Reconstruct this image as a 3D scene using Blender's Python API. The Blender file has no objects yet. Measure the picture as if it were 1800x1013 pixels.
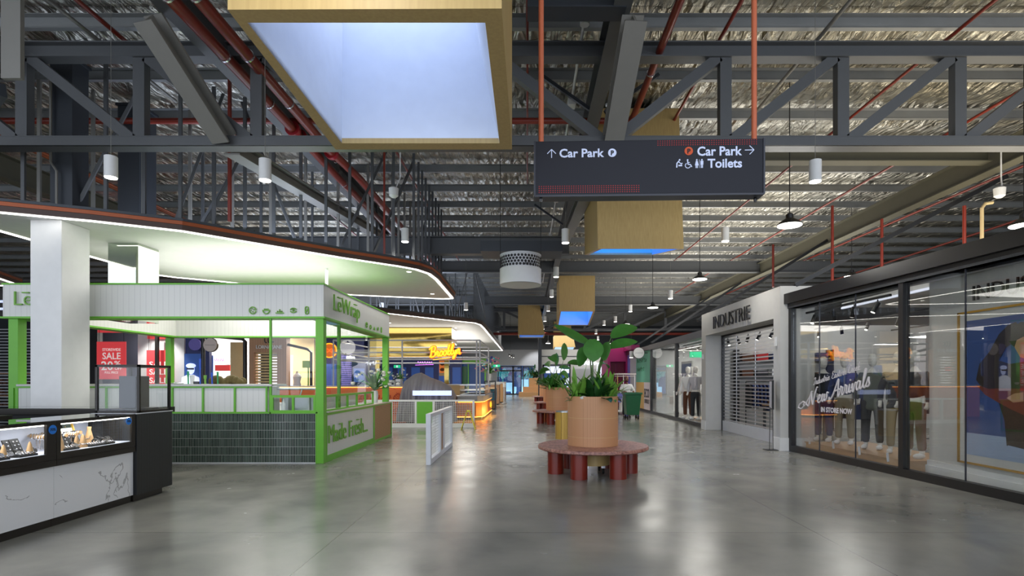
import bpy, bmesh, math, random
from mathutils import Vector, Matrix
R = random.Random(7)
F, CX, HY, CH = 960.0, 927.0, 668.0, 1.55
sc = bpy.context.scene
# ------------------------------------------------------------------ camera, world, big lights, exposure
cd = bpy.data.cameras.new('camera'); cam = bpy.data.objects.new('camera', cd); sc.collection.objects.link(cam)
cam.location = (0, 0, CH); cam.rotation_euler = (math.pi/2, 0, 0)
cd.sensor_fit = 'HORIZONTAL'; cd.sensor_width = 36; cd.lens = 36*F/1800
cd.shift_x = (900-CX)/1800; cd.shift_y = (HY-506.5)/1800; cd.clip_end = 300; cd.clip_start = .05
sc.camera = cam
vs = sc.view_settings; vs.view_transform = 'Standard'; vs.look = 'None'; vs.gamma = 1; vs.use_curve_mapping = False
vs.exposure = .45
sc.cycles.use_denoising = True
sc.cycles.max_bounces = 8; sc.cycles.glossy_bounces = 5; sc.cycles.diffuse_bounces = 3
sc.cycles.transparent_max_bounces = 24; sc.cycles.sample_clamp_indirect = 4
sc.cycles.caustics_reflective = False; sc.cycles.caustics_refractive = False
w = bpy.data.worlds.new('world'); sc.world = w; w.use_nodes = True
w.node_tree.nodes['Background'].inputs[0].default_value = (.64, .70, .80, 1)
w.node_tree.nodes['Background'].inputs[1].default_value = 2.6

LG = 1.9
def lamp(kind, name, loc, energy, color=(1, 1, 1), size=1, sy=None, rot=(0, 0, 0), spot=1.6, blend=.8, soft=.1):
    l = bpy.data.lights.new(name, kind); l.energy = energy*LG; l.color = color
    if kind == 'AREA':
        l.size = size
        if sy: l.shape = 'RECTANGLE'; l.size_y = sy
    else:
        l.shadow_soft_size = soft
    if kind == 'SPOT': l.spot_size = spot; l.spot_blend = blend
    o = bpy.data.objects.new(name, l); sc.collection.objects.link(o); o.location = loc; o.rotation_euler = rot
    return o
UP = (math.pi, 0, 0)
# daylight falling through the skylight boxes
lamp('AREA', 'skylight_daylight', (-1.2, 4.5, 5.3), 2.5, (.72, .83, 1), 1.3, 1.5)
# cove light on top of the kiosk fascia, shining up at the canopy
lamp('AREA', 'kiosk_cove_light', (-6.6, 12.4, 3.45), 26, (.96, 1, .9), 4.5, 3.6, UP)
lamp('AREA', 'canopy_cove_light', (-5.5, 33, 3.3), 130, (1, .96, .9), 5, 12, UP)
# canopy downlights as soft fields
lamp('AREA', 'canopy_downlights', (-5.6, 13.2, 4.2), 130, (1, .97, .92), 5, 5)
lamp('AREA', 'canopy_downlights_far', (-5.5, 33, 4.2), 380, (1, .95, .88), 5, 16)
# added unseen uplights over the canopies and shop roofs, brightening the roof
lamp('AREA', 'added_canopy_roof_fill', (-6.2, 12.5, 4.55), 50, (.7, .8, 1), 4, 4, UP)
lamp('AREA', 'added_canopy_roof_fill', (-6.5, 28, 4.55), 320, (.7, .8, 1), 5, 14, UP)
lamp('AREA', 'added_shop_roof_fill', (9.5, 9.5, 3.75), 110, (1, .86, .62), 5, 9, UP)
lamp('AREA', 'added_shop_roof_fill', (8.8, 27, 3.75), 420, (1, .95, .86), 4, 20, UP)
# pendants of the hall above and behind the camera
for _x in (-6, -1.2, 3.4): lamp('SPOT', 'pendant_light', (_x, 2.6, 4.8), 45, (1, .96, .9), spot=2.3, blend=1, soft=.15); lamp('SPOT', 'pendant_light', (_x, -1.5, 4.8), 60, (1, .97, .92), spot=2.2, blend=1, soft=.2)
lamp('AREA', 'added_rear_wall_fill', (5.0, 42.5, 4.3), 38, (1, .98, .94), 6, .6, (.9, 0, 0))  # added fill, put in to brighten the rear shop wall
# shop ceilings
lamp('AREA', 'shop_track_light', (9.6, 9.5, 3.6), 38, (1, .98, .95), 4, 5)
lamp('AREA', 'shop_track_light_mid', (9.0, 15, 3.6), 34, (1, .98, .95), 4, 4)
lamp('AREA', 'shop_track_light_far', (7.4, 21.5, 2.95), 110, (1, .98, .95), 3, 6)
lamp('AREA', 'left_shops_light', (-14, 27, 4.6), 260, (1, .95, .9), 14, 5)
lamp('AREA', 'entrance_light', (1.0, 49, 5.6), 330, (1, .97, .92), 9, 8)

# ------------------------------------------------------------------ materials
def lin(c):
    c = c/255.0
    return c/12.92 if c <= .04045 else ((c+.055)/1.055)**2.4
def C(*a): return tuple(lin(x) for x in a)+(1,)
def new(name):
    m = bpy.data.materials.new(name); m.use_nodes = True
    return m, m.node_tree.nodes, m.node_tree.links, m.node_tree.nodes['Principled BSDF']
def pm(name, col, rough=.5, metal=0, emit=None, es=0, var=.06, scale=6, bump=0, coat=0):
    m, N, L, b = new(name)
    c = C(*col)
    b.inputs['Roughness'].default_value = rough; b.inputs['Metallic'].default_value = metal
    b.inputs['Coat Weight'].default_value = coat
    if emit:
        b.inputs['Base Color'].default_value = c
        b.inputs['Emission Color'].default_value = C(*emit); b.inputs['Emission Strength'].default_value = es
        return m
    g = N.new('ShaderNodeNewGeometry'); n = N.new('ShaderNodeTexNoise'); n.inputs['Scale'].default_value = scale
    n.inputs['Detail'].default_value = 4
    L.new(g.outputs['Position'], n.inputs['Vector'])
    mx = N.new('ShaderNodeMix'); mx.data_type = 'RGBA'
    mx.inputs[6].default_value = tuple(x*(1-var) for x in c[:3])+(1,); mx.inputs[7].default_value = tuple(min(1, x*(1+var)) for x in c[:3])+(1,)
    L.new(n.outputs[0], mx.inputs[0]); L.new(mx.outputs[2], b.inputs['Base Color'])
    if bump:
        bp = N.new('ShaderNodeBump'); bp.inputs['Strength'].default_value = bump; bp.inputs['Distance'].default_value = .02
        L.new(n.outputs[0], bp.inputs['Height']); L.new(bp.outputs[0], b.inputs['Normal'])
    return m
def math_(N, L, op, a, b=None):
    n = N.new('ShaderNodeMath'); n.operation = op
    for i, v in enumerate((a, b)):
        if v is None: continue
        if isinstance(v, (int, float)): n.inputs[i].default_value = v
        else: L.new(v, n.inputs[i])
    return n.outputs[0]
def pos(N, L):
    g = N.new('ShaderNodeNewGeometry'); s = N.new('ShaderNodeSeparateXYZ'); L.new(g.outputs['Position'], s.inputs[0])
    return g, s
def mixc(N, L, fac, a, b):
    m = N.new('ShaderNodeMix'); m.data_type = 'RGBA'
    for i, v in ((6, a), (7, b)):
        if isinstance(v, tuple): m.inputs[i].default_value = v
        else: L.new(v, m.inputs[i])
    if isinstance(fac, (int, float)): m.inputs[0].default_value = fac
    else: L.new(fac, m.inputs[0])
    return m.outputs[2]
def boards(name, col, pitch, groove_shade, rough=.45, axis='xy', gap=.07, metal=0):
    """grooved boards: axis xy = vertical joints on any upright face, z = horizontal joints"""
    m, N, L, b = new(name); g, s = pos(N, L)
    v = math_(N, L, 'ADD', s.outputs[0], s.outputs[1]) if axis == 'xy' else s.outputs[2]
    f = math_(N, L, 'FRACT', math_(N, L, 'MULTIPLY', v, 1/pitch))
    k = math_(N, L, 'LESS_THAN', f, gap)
    L.new(mixc(N, L, k, C(*col), C(*groove_shade)), b.inputs['Base Color'])  # shade of the grooves painted in as a darker colour
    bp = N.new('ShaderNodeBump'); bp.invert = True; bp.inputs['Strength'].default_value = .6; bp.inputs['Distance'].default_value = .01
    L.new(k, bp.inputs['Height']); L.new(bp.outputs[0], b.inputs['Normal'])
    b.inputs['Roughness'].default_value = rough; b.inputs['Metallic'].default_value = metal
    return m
def wood(name, c1, c2, rough=.5, horiz=False, scale=3):
    m, N, L, b = new(name); g, s = pos(N, L)
    mp = N.new('ShaderNodeMapping'); mp.inputs['Scale'].default_value = (1, 1, 14) if horiz else (14, 14, .8)
    n = N.new('ShaderNodeTexNoise'); n.inputs['Scale'].default_value = scale; n.inputs['Detail'].default_value = 6
    L.new(g.outputs['Position'], mp.inputs[0]); L.new(mp.outputs[0], n.inputs['Vector'])
    L.new(mixc(N, L, n.outputs[0], C(*c1), C(*c2)), b.inputs['Base Color']); b.inputs['Roughness'].default_value = rough
    return m
def concrete():
    m, N, L, b = new('polished_concrete'); g, s = pos(N, L)
    n = N.new('ShaderNodeTexNoise'); n.inputs['Scale'].default_value = .55; n.inputs['Detail'].default_value = 6; n.inputs['Roughness'].default_value = .5
    n.inputs['Distortion'].default_value = .6
    n2 = N.new('ShaderNodeTexNoise'); n2.inputs['Scale'].default_value = 1.6; n2.inputs['Detail'].default_value = 5
    for q in (n, n2): L.new(g.outputs['Position'], q.inputs['Vector'])
    r = N.new('ShaderNodeValToRGB'); e = r.color_ramp.elements
    e[0].position = .34; e[0].color = C(108, 109, 104); e[1].position = .66; e[1].color = C(152, 150, 140)
    mixf = math_(N, L, 'ADD', math_(N, L, 'MULTIPLY', n.outputs[0], .75), math_(N, L, 'MULTIPLY', n2.outputs[0], .25))
    L.new(mixf, r.inputs[0])
    fx = math_(N, L, 'FRACT', math_(N, L, 'MULTIPLY', math_(N, L, 'ADD', s.outputs[0], 1.88+4.8*10), 1/4.8))
    fy = math_(N, L, 'FRACT', math_(N, L, 'MULTIPLY', math_(N, L, 'ADD', s.outputs[1], 5.53*4), 1/5.53))
    k = math_(N, L, 'MAXIMUM', math_(N, L, 'LESS_THAN', fx, .0016), math_(N, L, 'LESS_THAN', fy, .0016))
    L.new(mixc(N, L, k, r.outputs[0], C(84, 82, 76)), b.inputs['Base Color'])
    rr = N.new('ShaderNodeMapRange'); rr.inputs[3].default_value = .12; rr.inputs[4].default_value = .34
    L.new(n2.outputs[0], rr.inputs[0]); L.new(rr.outputs[0], b.inputs['Roughness'])
    b.inputs['Specular IOR Level'].default_value = .6
    return m
def foil():
    m, N, L, b = new('crumpled_foil'); g, s = pos(N, L)
    mp = N.new('ShaderNodeMapping'); mp.inputs['Scale'].default_value = (2.6, .75, 1); mp.inputs['Rotation'].default_value = (0, 0, .25)
    n = N.new('ShaderNodeTexNoise'); n.inputs['Scale'].default_value = 2.2; n.inputs['Detail'].default_value = 5; n.inputs['Distortion'].default_value = 1.2
    v = N.new('ShaderNodeTexVoronoi'); v.inputs['Scale'].default_value = 3.2; v.feature = 'SMOOTH_F1'
    L.new(g.outputs['Position'], mp.inputs[0]); L.new(mp.outputs[0], n.inputs['Vector']); L.new(mp.outputs[0], v.inputs['Vector'])
    h = math_(N, L, 'ADD', n.outputs[0], math_(N, L, 'MULTIPLY', v.outputs[0], .8))
    bp = N.new('ShaderNodeBump'); bp.inputs['Strength'].default_value = 1; bp.inputs['Distance'].default_value = .16
    L.new(h, bp.inputs['Height']); L.new(bp.outputs[0], b.inputs['Normal'])
    n3 = N.new('ShaderNodeTexNoise'); n3.inputs['Scale'].default_value = .35; L.new(g.outputs['Position'], n3.inputs['Vector'])
    # wire grid under the batts
    fx = math_(N, L, 'FRACT', math_(N, L, 'MULTIPLY', s.outputs[0], 4)); fy = math_(N, L, 'FRACT', math_(N, L, 'MULTIPLY', s.outputs[1], 4))
    k = math_(N, L, 'MAXIMUM', math_(N, L, 'LESS_THAN', fx, .03), math_(N, L, 'LESS_THAN', fy, .04))
    L.new(mixc(N, L, k, mixc(N, L, n3.outputs[0], C(192, 184, 160), C(172, 175, 176)), C(70, 70, 68)), b.inputs['Base Color'])
    b.inputs['Metallic'].default_value = .92; b.inputs['Roughness'].default_value = .3
    return m
def tiles():
    m, N, L, b = new('green_finger_tiles'); g, s = pos(N, L)
    u = math_(N, L, 'ADD', s.outputs[0], s.outputs[1])
    fu = math_(N, L, 'FRACT', math_(N, L, 'MULTIPLY', u, 1/.03)); fz = math_(N, L, 'FRACT', math_(N, L, 'MULTIPLY', s.outputs[2], 1/.153))
    k = math_(N, L, 'MAXIMUM', math_(N, L, 'LESS_THAN', fu, .17), math_(N, L, 'LESS_THAN', fz, .035))
    cell = math_(N, L, 'FLOOR', math_(N, L, 'MULTIPLY', u, 1/.03)); cz = math_(N, L, 'FLOOR', math_(N, L, 'MULTIPLY', s.outputs[2], 1/.153))
    cb = N.new('ShaderNodeCombineXYZ'); L.new(cell, cb.inputs[0]); L.new(cz, cb.inputs[1])
    wn = N.new('ShaderNodeTexWhiteNoise'); L.new(cb.outputs[0], wn.inputs[0])
    L.new(mixc(N, L, k, mixc(N, L, wn.outputs[0], C(24, 40, 36), C(60, 78, 70)), C(178, 182, 176)), b.inputs['Base Color'])
    b.inputs['Roughness'].default_value = .2
    return m
def marble():
    m, N, L, b = new('white_marble'); g, s = pos(N, L)
    n = N.new('ShaderNodeTexNoise'); n.inputs['Scale'].default_value = .9; n.inputs['Detail'].default_value = 9; n.inputs['Distortion'].default_value = .5
    L.new(g.outputs['Position'], n.inputs['Vector'])
    d = math_(N, L, 'ABSOLUTE', math_(N, L, 'SUBTRACT', n.outputs[0], .5))
    k = math_(N, L, 'LESS_THAN', d, .0035)
    n2 = N.new('ShaderNodeTexNoise'); n2.inputs['Scale'].default_value = 2.2; L.new(g.outputs['Position'], n2.inputs['Vector'])
    k = math_(N, L, 'MULTIPLY', k, math_(N, L, 'GREATER_THAN', n2.outputs[0], .5))
    L.new(mixc(N, L, math_(N, L, 'MULTIPLY', k, .6), C(226, 226, 226), C(120, 118, 116)), b.inputs['Base Color']); b.inputs['Roughness'].default_value = .25
    return m
def stone():
    m, N, L, b = new('pink_terrazzo'); g, s = pos(N, L)
    v = N.new('ShaderNodeTexNoise'); v.inputs['Scale'].default_value = 26; v.inputs['Detail'].default_value = 5
    n = N.new('ShaderNodeTexNoise'); n.inputs['Scale'].default_value = 5
    for q in (v, n): L.new(g.outputs['Position'], q.inputs['Vector'])
    r = N.new('ShaderNodeValToRGB'); e = r.color_ramp.elements
    e[0].position = .35; e[0].color = C(104, 62, 54); e[1].position = .66; e[1].color = C(192, 138, 122)
    L.new(math_(N, L, 'ADD', math_(N, L, 'MULTIPLY', v.outputs[0], .7), math_(N, L, 'MULTIPLY', n.outputs[0], .3)), r.inputs[0])
    L.new(r.outputs[0], b.inputs['Base Color']); b.inputs['Roughness'].default_value = .45
    return m
def glass(name, tint=(.975, .985, .98), refl=1.0, ior=1.5, rough=0.0):
    m, N, L, b = new(name); N.remove(b)
    o = [n for n in N if n.type == 'OUTPUT_MATERIAL'][0]
    t = N.new('ShaderNodeBsdfTransparent'); t.inputs[0].default_value = tint+(1,)
    gl = N.new('ShaderNodeBsdfGlossy'); gl.inputs['Roughness'].default_value = rough
    g = N.new('ShaderNodeNewGeometry'); dp = N.new('ShaderNodeVectorMath'); dp.operation = 'DOT_PRODUCT'
    L.new(g.outputs['Incoming'], dp.inputs[0]); L.new(g.outputs['Normal'], dp.inputs[1])
    q = math_(N, L, 'POWER', math_(N, L, 'SUBTRACT', 1.0, math_(N, L, 'ABSOLUTE', dp.outputs['Value'])), 5)
    f = math_(N, L, 'MULTIPLY', math_(N, L, 'ADD', math_(N, L, 'MULTIPLY', q, .96), .04), refl)
    mx = N.new('ShaderNodeMixShader'); L.new(f, mx.inputs[0]); L.new(t.outputs[0], mx.inputs[1]); L.new(gl.outputs[0], mx.inputs[2])
    L.new(mx.outputs[0], o.inputs[0])
    return m
def leafmat(name, c1, c2, rough=.4):
    m = pm(name, c1, rough, scale=9, var=.3)
    b = m.node_tree.nodes['Principled BSDF']; b.inputs['Subsurface Weight'].default_value = 0
    return m
M = dict(
 concrete=concrete(), foil=foil(), tiles=tiles(), marble=marble(), stone=stone(),
 glass=glass('shop_glass', refl=1.9), clear=glass('clear_glass', refl=.8),
 steel=pm('grey_painted_steel', (88, 90, 92), .45, .2), darksteel=pm('dark_grey_steel', (58, 62, 68), .45, .2),
 purlin=pm('galvanised_purlin', (138, 140, 140), .45, .3, var=.15, scale=3),
 lightsteel=pm('light_grey_steel', (128, 126, 120), .5, .1),
 olive=pm('olive_beam', (86, 84, 70), .6), redpipe=pm('red_fire_pipe', (124, 42, 28), .35), redfit=pm('red_coupling', (150, 24, 34), .35),
 orangepost=pm('copper_orange_post', (206, 112, 78), .45), rust=pm('copper_band', (156, 78, 40), .4, .3), brown=pm('dark_brown_band', (70, 48, 40), .5),
 white=pm('white_paint', (226, 226, 224), .55), offwhite=pm('off_white_wall', (196, 195, 190), .7), greywall=pm('grey_wall', (150, 152, 156), .8),
 lightgrey=pm('light_grey_paint', (196, 198, 202), .5), metalwhite=pm('white_metal', (215, 217, 222), .4),
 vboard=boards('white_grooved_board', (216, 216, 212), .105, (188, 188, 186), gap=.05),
 green=pm('green_powdercoat', (104, 178, 52), .45), greentext=pm('green_letters', (112, 168, 60), .5),
 birch=wood('birch_ply', (168, 140, 86), (198, 170, 112)), birchl=wood('birch_edge', (206, 172, 120), (216, 186, 136)),
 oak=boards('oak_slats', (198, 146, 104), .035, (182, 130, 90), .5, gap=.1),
 oakp=wood('oak_plinth', (170, 128, 84), (196, 152, 104), horiz=True), slath=boards('horizontal_timber_slats', (190, 148, 110), .032, (96, 70, 48), .6, 'z', .25),
 timber=boards('timber_cladding', (178, 138, 106), .11, (116, 86, 64), .6),
 maroon=pm('maroon_fluted_leg', (118, 34, 20), .3), brass=boards('brass_fluted', (196, 158, 74), .03, (120, 92, 40), .35, gap=.25, metal=.4),
 black=pm('black_metal', (20, 20, 22), .35), blackm=pm('matt_black', (14, 14, 15), .7), bronze=pm('dark_bronze', (34, 30, 26), .3, .4),
 ribs=boards('black_ribbed_panel', (22, 24, 28), .05, (6, 6, 7), .45, gap=.2), charcoal=pm('charcoal_plastic', (46, 48, 58), .35),
 navy=pm('navy_sign', (12, 14, 28), .6), signtext=pm('pale_blue_letters', (205, 214, 240), .5, emit=(205, 214, 240), es=.12),
 reddot=pm('red_dots', (170, 30, 30), .5), orange=pm('orange_badge', (214, 84, 34), .5), blacktxt=pm('black_letters', (18, 18, 20), .4),
 whitetxt=pm('white_vinyl', (215, 210, 212), .5), mirror=pm('mirror_panel', (186, 194, 180), .04, 1), goldmirror=pm('gold_mirror', (150, 128, 72), .06, 1),
 rubber=pm('black_rubber', (16, 16, 16), .8), soil=pm('potting_soil', (40, 30, 22), .95, bump=.6), leaf=leafmat('dark_green_leaf', (38, 82, 34), 0), leafl=leafmat('bright_green_leaf', (112, 164, 62), 0),
 leafm=leafmat('mid_green_leaf', (66, 124, 48), 0), stem=pm('green_stem', (84, 112, 56), .5), magenta=pm('magenta_paint', (176, 26, 110), .5), magentad=pm('dark_magenta_paint', (132, 10, 66), .5),
 purple=pm('violet_panel', (116, 108, 190), .6), teal=pm('green_panel', (96, 168, 136), .6), mustard=pm('tan_yellow_panel', (206, 164, 92), .6), pinkp=pm('pale_pink_panel', (212, 200, 196), .6), pgrey=pm('pale_grey_panel', (182, 180, 184), .6),
 saler=pm('red_sale_paper', (222, 70, 74), .6, emit=(222, 62, 66), es=.35), salew=pm('white_sale_print', (250, 240, 236), .6, emit=(250, 240, 236), es=.25),
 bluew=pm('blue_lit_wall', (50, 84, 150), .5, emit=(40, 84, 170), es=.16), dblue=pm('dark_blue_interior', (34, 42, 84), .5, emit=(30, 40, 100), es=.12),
 neonp=pm('purple_neon', (220, 120, 255), .5, emit=(214, 110, 255), es=1.6), neony=pm('yellow_neon', (255, 190, 40), .5, emit=(255, 178, 40), es=1.2), neono=pm('orange_neon', (255, 140, 40), .5, emit=(255, 120, 20), es=.8),
 brookback=pm('orange_sign_back', (214, 110, 20), .5, emit=(240, 120, 10), es=.4),
 led=pm('white_led', (255, 255, 255), .5, emit=(255, 250, 240), es=4), ledw=pm('warm_led', (255, 200, 120), .5, emit=(255, 176, 70), es=2.6), ledb=pm('cool_led_bar', (190, 205, 255), .5, emit=(200, 212, 255), es=.75),
 lampd=pm('lamp_diffuser', (255, 255, 255), .5, emit=(255, 252, 240), es=6), lampl=pm('track_lamp_face', (255, 255, 255), .5, emit=(255, 252, 240), es=3),
 sky1=pm('skylight_diffuser_pale', (200, 220, 255), .5, emit=(186, 203, 248), es=1.2), sky2=pm('skylight_diffuser_blue', (80, 150, 255), .5, emit=(30, 150, 255), es=3),
 lining=pm('white_shaft_lining', (220, 226, 236), .6), bluelin=pm('shaft_lining', (190, 215, 240), .6),
 fluted=boards('orange_lit_fluting', (214, 132, 44), .09, (150, 80, 20), .5, gap=.25), mural=pm('orange_mural', (226, 112, 44), .5), muralr=pm('red_mural_lines', (176, 44, 24), .5),
 tarp=pm('grey_dust_sheet', (142, 138, 142), .8, bump=.3), yellow=pm('yellow_plastic', (226, 210, 40), .4), binred=pm('bin_green', (14, 92, 52), .4),
 skin=pm('brown_skin', (120, 78, 58), .55), hair=pm('black_hair', (20, 16, 14), .7), shirt=pm('white_shirt', (236, 234, 232), .8), trousers=pm('dark_trousers', (34, 36, 44), .8),
 manq=pm('mannequin_grey', (206, 202, 192), .35), manw=pm('mannequin_white', (216, 212, 204), .35), denim=pm('denim_blue', (34, 50, 92), .85), coat=pm('grey_green_coat', (82, 88, 78), .85), khaki=pm('khaki_cloth', (132, 122, 102), .85),
 dkcloth=pm('charcoal_cloth', (40, 42, 46), .85), browncl=pm('brown_cloth', (92, 56, 36), .85), shoew=pm('white_shoe', (220, 220, 220), .5), price=pm('white_card', (230, 230, 230), .5),
 gold=pm('gold_frame', (190, 148, 60), .35, .6), posterb=pm('poster_blue_sky', (44, 74, 132), .5), posterl=pm('poster_pale_sand', (150, 168, 196), .5), posterd=pm('poster_dark_jumper', (32, 24, 22), .5), posterr=pm('poster_red_sleeve', (110, 44, 28), .5),
 posters=pm('poster_skin', (176, 130, 100), .5), tan=pm('tan_display_cloth', (190, 152, 106), .6), silver=pm('silver_jewellery', (200, 200, 205), .2, .9), blackjew=pm('black_display_velvet', (18, 18, 20), .7),
 casein=pm('case_lining', (196, 200, 214), .6), sticker=pm('blue_sticker', (24, 120, 214), .5), steelr=pm('brushed_steel', (190, 192, 196), .28, .9), sack=pm('olive_hessian', (92, 80, 44), .9, bump=.5),
 blue=pm('blue_plastic', (30, 80, 190), .4), greenp=pm('green_plastic', (40, 150, 90), .4), worktop=pm('light_grey_worktop', (190, 190, 186), .3), stonegrey=pm('speckled_grey_stone', (150, 150, 150), .4, var=.25, scale=60),
 tealc=pm('teal_counter', (60, 128, 150), .5), pink=pm('pink_flower', (226, 140, 160), .7), flw=pm('white_flower', (240, 236, 226), .7), flb=pm('blue_flower', (50, 60, 150), .7), flt=pm('turquoise_flower', (80, 200, 220), .7), vase=pm('white_vase', (220, 220, 216), .3),
 doorblue=pm('night_glass_blue', (26, 54, 96), .15, emit=(30, 74, 140), es=.18), outgreen=pm('lit_trees_outside', (40, 120, 110), .5, emit=(30, 110, 130), es=.5), outwhite=pm('lit_car_outside', (170, 220, 250), .5, emit=(150, 210, 250), es=.4),
 swatch=pm('lit_white_letters', (255, 255, 255), .5, emit=(235, 240, 255), es=1.2), lightpanel=pm('lit_white_panel', (240, 244, 255), .5, emit=(225, 232, 255), es=.5), exitg=pm('green_exit_sign', (40, 200, 140), .5, emit=(30, 190, 130), es=.6),
 fabricred=pm('red_cloth', (170, 40, 40), .8), beige=pm('beige_wall', (200, 178, 132), .7), foodp=pm('burger_poster', (190, 110, 50), .6, emit=(190, 100, 40), es=.5), bag=pm('violet_bag', (120, 120, 190), .6),
)

# ------------------------------------------------------------------ geometry helpers
def P(px, py, Y): return Vector(((px-CX)*Y/F, Y, CH+(HY-py)*Y/F))
class MB:
    def __init__(s): s.v = []; s.f = []
    def add(s, vs, fs):
        n = len(s.v); s.v += [Vector(v) for v in vs]; s.f += [tuple(i+n for i in f) for f in fs]; return s
    def box(s, x0, x1, y0, y1, z0, z1):
        x0, x1 = sorted((x0, x1)); y0, y1 = sorted((y0, y1)); z0, z1 = sorted((z0, z1))
        return s.hexa([(x0, y0, z0), (x1, y0, z0), (x1, y1, z0), (x0, y1, z0), (x0, y0, z1), (x1, y0, z1), (x1, y1, z1), (x0, y1, z1)])
    def hexa(s, p): return s.add(p, [(3, 2, 1, 0), (4, 5, 6, 7), (0, 1, 5, 4), (1, 2, 6, 5), (2, 3, 7, 6), (3, 0, 4, 7)])
    def bar(s, a, b, w, h=None, up=(0, 0, 1)):
        a, b = Vector(a), Vector(b); h = h or w; d = (b-a).normalized(); u = Vector(up)
        if abs(d.dot(u)) > .98: u = Vector((0, 1, 0))
        r = d.cross(u).normalized(); u = r.cross(d).normalized(); p = []
        for e in (a, b):
            for i, j in ((-1, -1), (1, -1), (1, 1), (-1, 1)): p.append(e+r*w/2*i+u*h/2*j)
        return s.add(p, [(0, 1, 2, 3), (7, 6, 5, 4), (0, 4, 5, 1), (1, 5, 6, 2), (2, 6, 7, 3), (3, 7, 4, 0)])
    def ibeam(s, a, b, w, h, t=.02):
        a, b = Vector(a), Vector(b); d = (b-a).normalized(); u = Vector((0, 0, 1))
        if abs(d.dot(u)) > .98: u = Vector((0, 1, 0))
        r = d.cross(u).normalized(); u = r.cross(d).normalized()
        for k in (-1, 1): s.bar(a+u*k*(h/2-t/2), b+u*k*(h/2-t/2), w, t, u)
        return s.bar(a, b, t, h-2*t, u)
    def tube(s, pts, r, n=10, close=False):
        pts = [Vector(p) for p in pts]; m = len(pts); rs = r if isinstance(r, (list, tuple)) else [r]*m
        base = len(s.v); prev = None
        for i, p in enumerate(pts):
            if close: t = (pts[(i+1) % m]-pts[i-1])
            else: t = pts[min(i+1, m-1)]-pts[max(i-1, 0)]
            t.normalize()
            u = prev if prev is not None else (Vector((0, 0, 1)) if abs(t.z) < .9 else Vector((1, 0, 0)))
            u = (u-t*u.dot(t)).normalized(); prev = u; v = t.cross(u)
            for k in range(n):
                a = 2*math.pi*k/n; s.v.append(p+(u*math.cos(a)+v*math.sin(a))*rs[i])
        for i in range(m if close else m-1):
            j = (i+1) % m
            for k in range(n):
                k2 = (k+1) % n; s.f.append((base+i*n+k, base+i*n+k2, base+j*n+k2, base+j*n+k))
        if not close:
            s.f.append(tuple(base+k for k in reversed(range(n)))); s.f.append(tuple(base+(m-1)*n+k for k in range(n)))
        return s
    def lathe(s, prof, c=(0, 0, 0), n=24, sx=1, sy=1):
        base = len(s.v); c = Vector(c)
        for r, z in prof:
            for k in range(n):
                a = 2*math.pi*k/n; s.v.append(c+Vector((math.cos(a)*r*sx, math.sin(a)*r*sy, z)))
        for i in range(len(prof)-1):
            for k in range(n):
                k2 = (k+1) % n; s.f.append((base+i*n+k, base+i*n+k2, base+(i+1)*n+k2, base+(i+1)*n+k))
        s.f.append(tuple(base+k for k in reversed(range(n)))); s.f.append(tuple(base+(len(prof)-1)*n+k for k in range(n)))
        return s
    def cyl(s, c, r, z0, z1, n=20): return s.lathe([(r, z0), (r, z1)], (c[0], c[1], 0), n)
    def prism(s, poly, z0, z1):
        n = len(poly); a = sum(poly[i][0]*poly[(i+1) % n][1]-poly[(i+1) % n][0]*poly[i][1] for i in range(n))
        if a < 0: poly = poly[::-1]
        v = [(x, y, z0) for x, y in poly]+[(x, y, z1) for x, y in poly]
        return s.add(v, [tuple(reversed(range(n))), tuple(range(n, 2*n))]+[(i, (i+1) % n, (i+1) % n+n, i+n) for i in range(n)])
    def plate(s, pts, nrm, t):
        """a flat outline given thickness t along nrm"""
        n = len(pts); pts = [Vector(p) for p in pts]; k = Vector(nrm).normalized()*t
        return s.add(pts+[p+k for p in pts], [tuple(reversed(range(n))), tuple(range(n, 2*n))]+[(i, (i+1) % n, (i+1) % n+n, i+n) for i in range(n)])
    def ball(s, c, r, n=10, m=7, sc_=(1, 1, 1)):
        pr = [(max(.001, math.sin(math.pi*i/m))*1.0, -math.cos(math.pi*i/m)) for i in range(m+1)]
        base = len(s.v); s.lathe([(p*r, z*r) for p, z in pr], (0, 0, 0), n)
        for i in range(base, len(s.v)):
            v = s.v[i]; s.v[i] = Vector((v.x*sc_[0], v.y*sc_[1], v.z*sc_[2]))+Vector(c)
        return s
    def disc(s, c, r, axis, t, n=24):
        c = Vector(c); a = Vector(axis).normalized(); return s.tube([c-a*t/2, c+a*t/2], r, n)
    def build(s, name, mat, parent=None, smooth=False, bevel=0):
        me = bpy.data.meshes.new(name); off = Vector((0, 0, 0)); root = parent
        if parent is not None:
            while root.parent: root = root.parent
            off = root.location.copy()
        else:
            xs = [v.x for v in s.v]; ys = [v.y for v in s.v]; zs = [v.z for v in s.v]
            off = Vector(((min(xs)+max(xs))/2, (min(ys)+max(ys))/2, min(zs)))
        me.from_pydata([v-off for v in s.v], [], s.f); me.update()
        bm = bmesh.new(); bm.from_mesh(me); bmesh.ops.recalc_face_normals(bm, faces=bm.faces); bm.to_mesh(me); bm.free()
        me.materials.append(M[mat] if isinstance(mat, str) else mat)
        o = bpy.data.objects.new(name, me); sc.collection.objects.link(o)
        if parent is None: o.location = off
        else: o.parent = parent
        if smooth:
            me.polygons.foreach_set('use_smooth', [True]*len(me.polygons)); me.set_sharp_from_angle(angle=math.radians(40))
        if bevel:
            b = o.modifiers.new('bevel', 'BEVEL'); b.width = bevel; b.segments = 2; b.limit_method = 'ANGLE'
        return o
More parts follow.
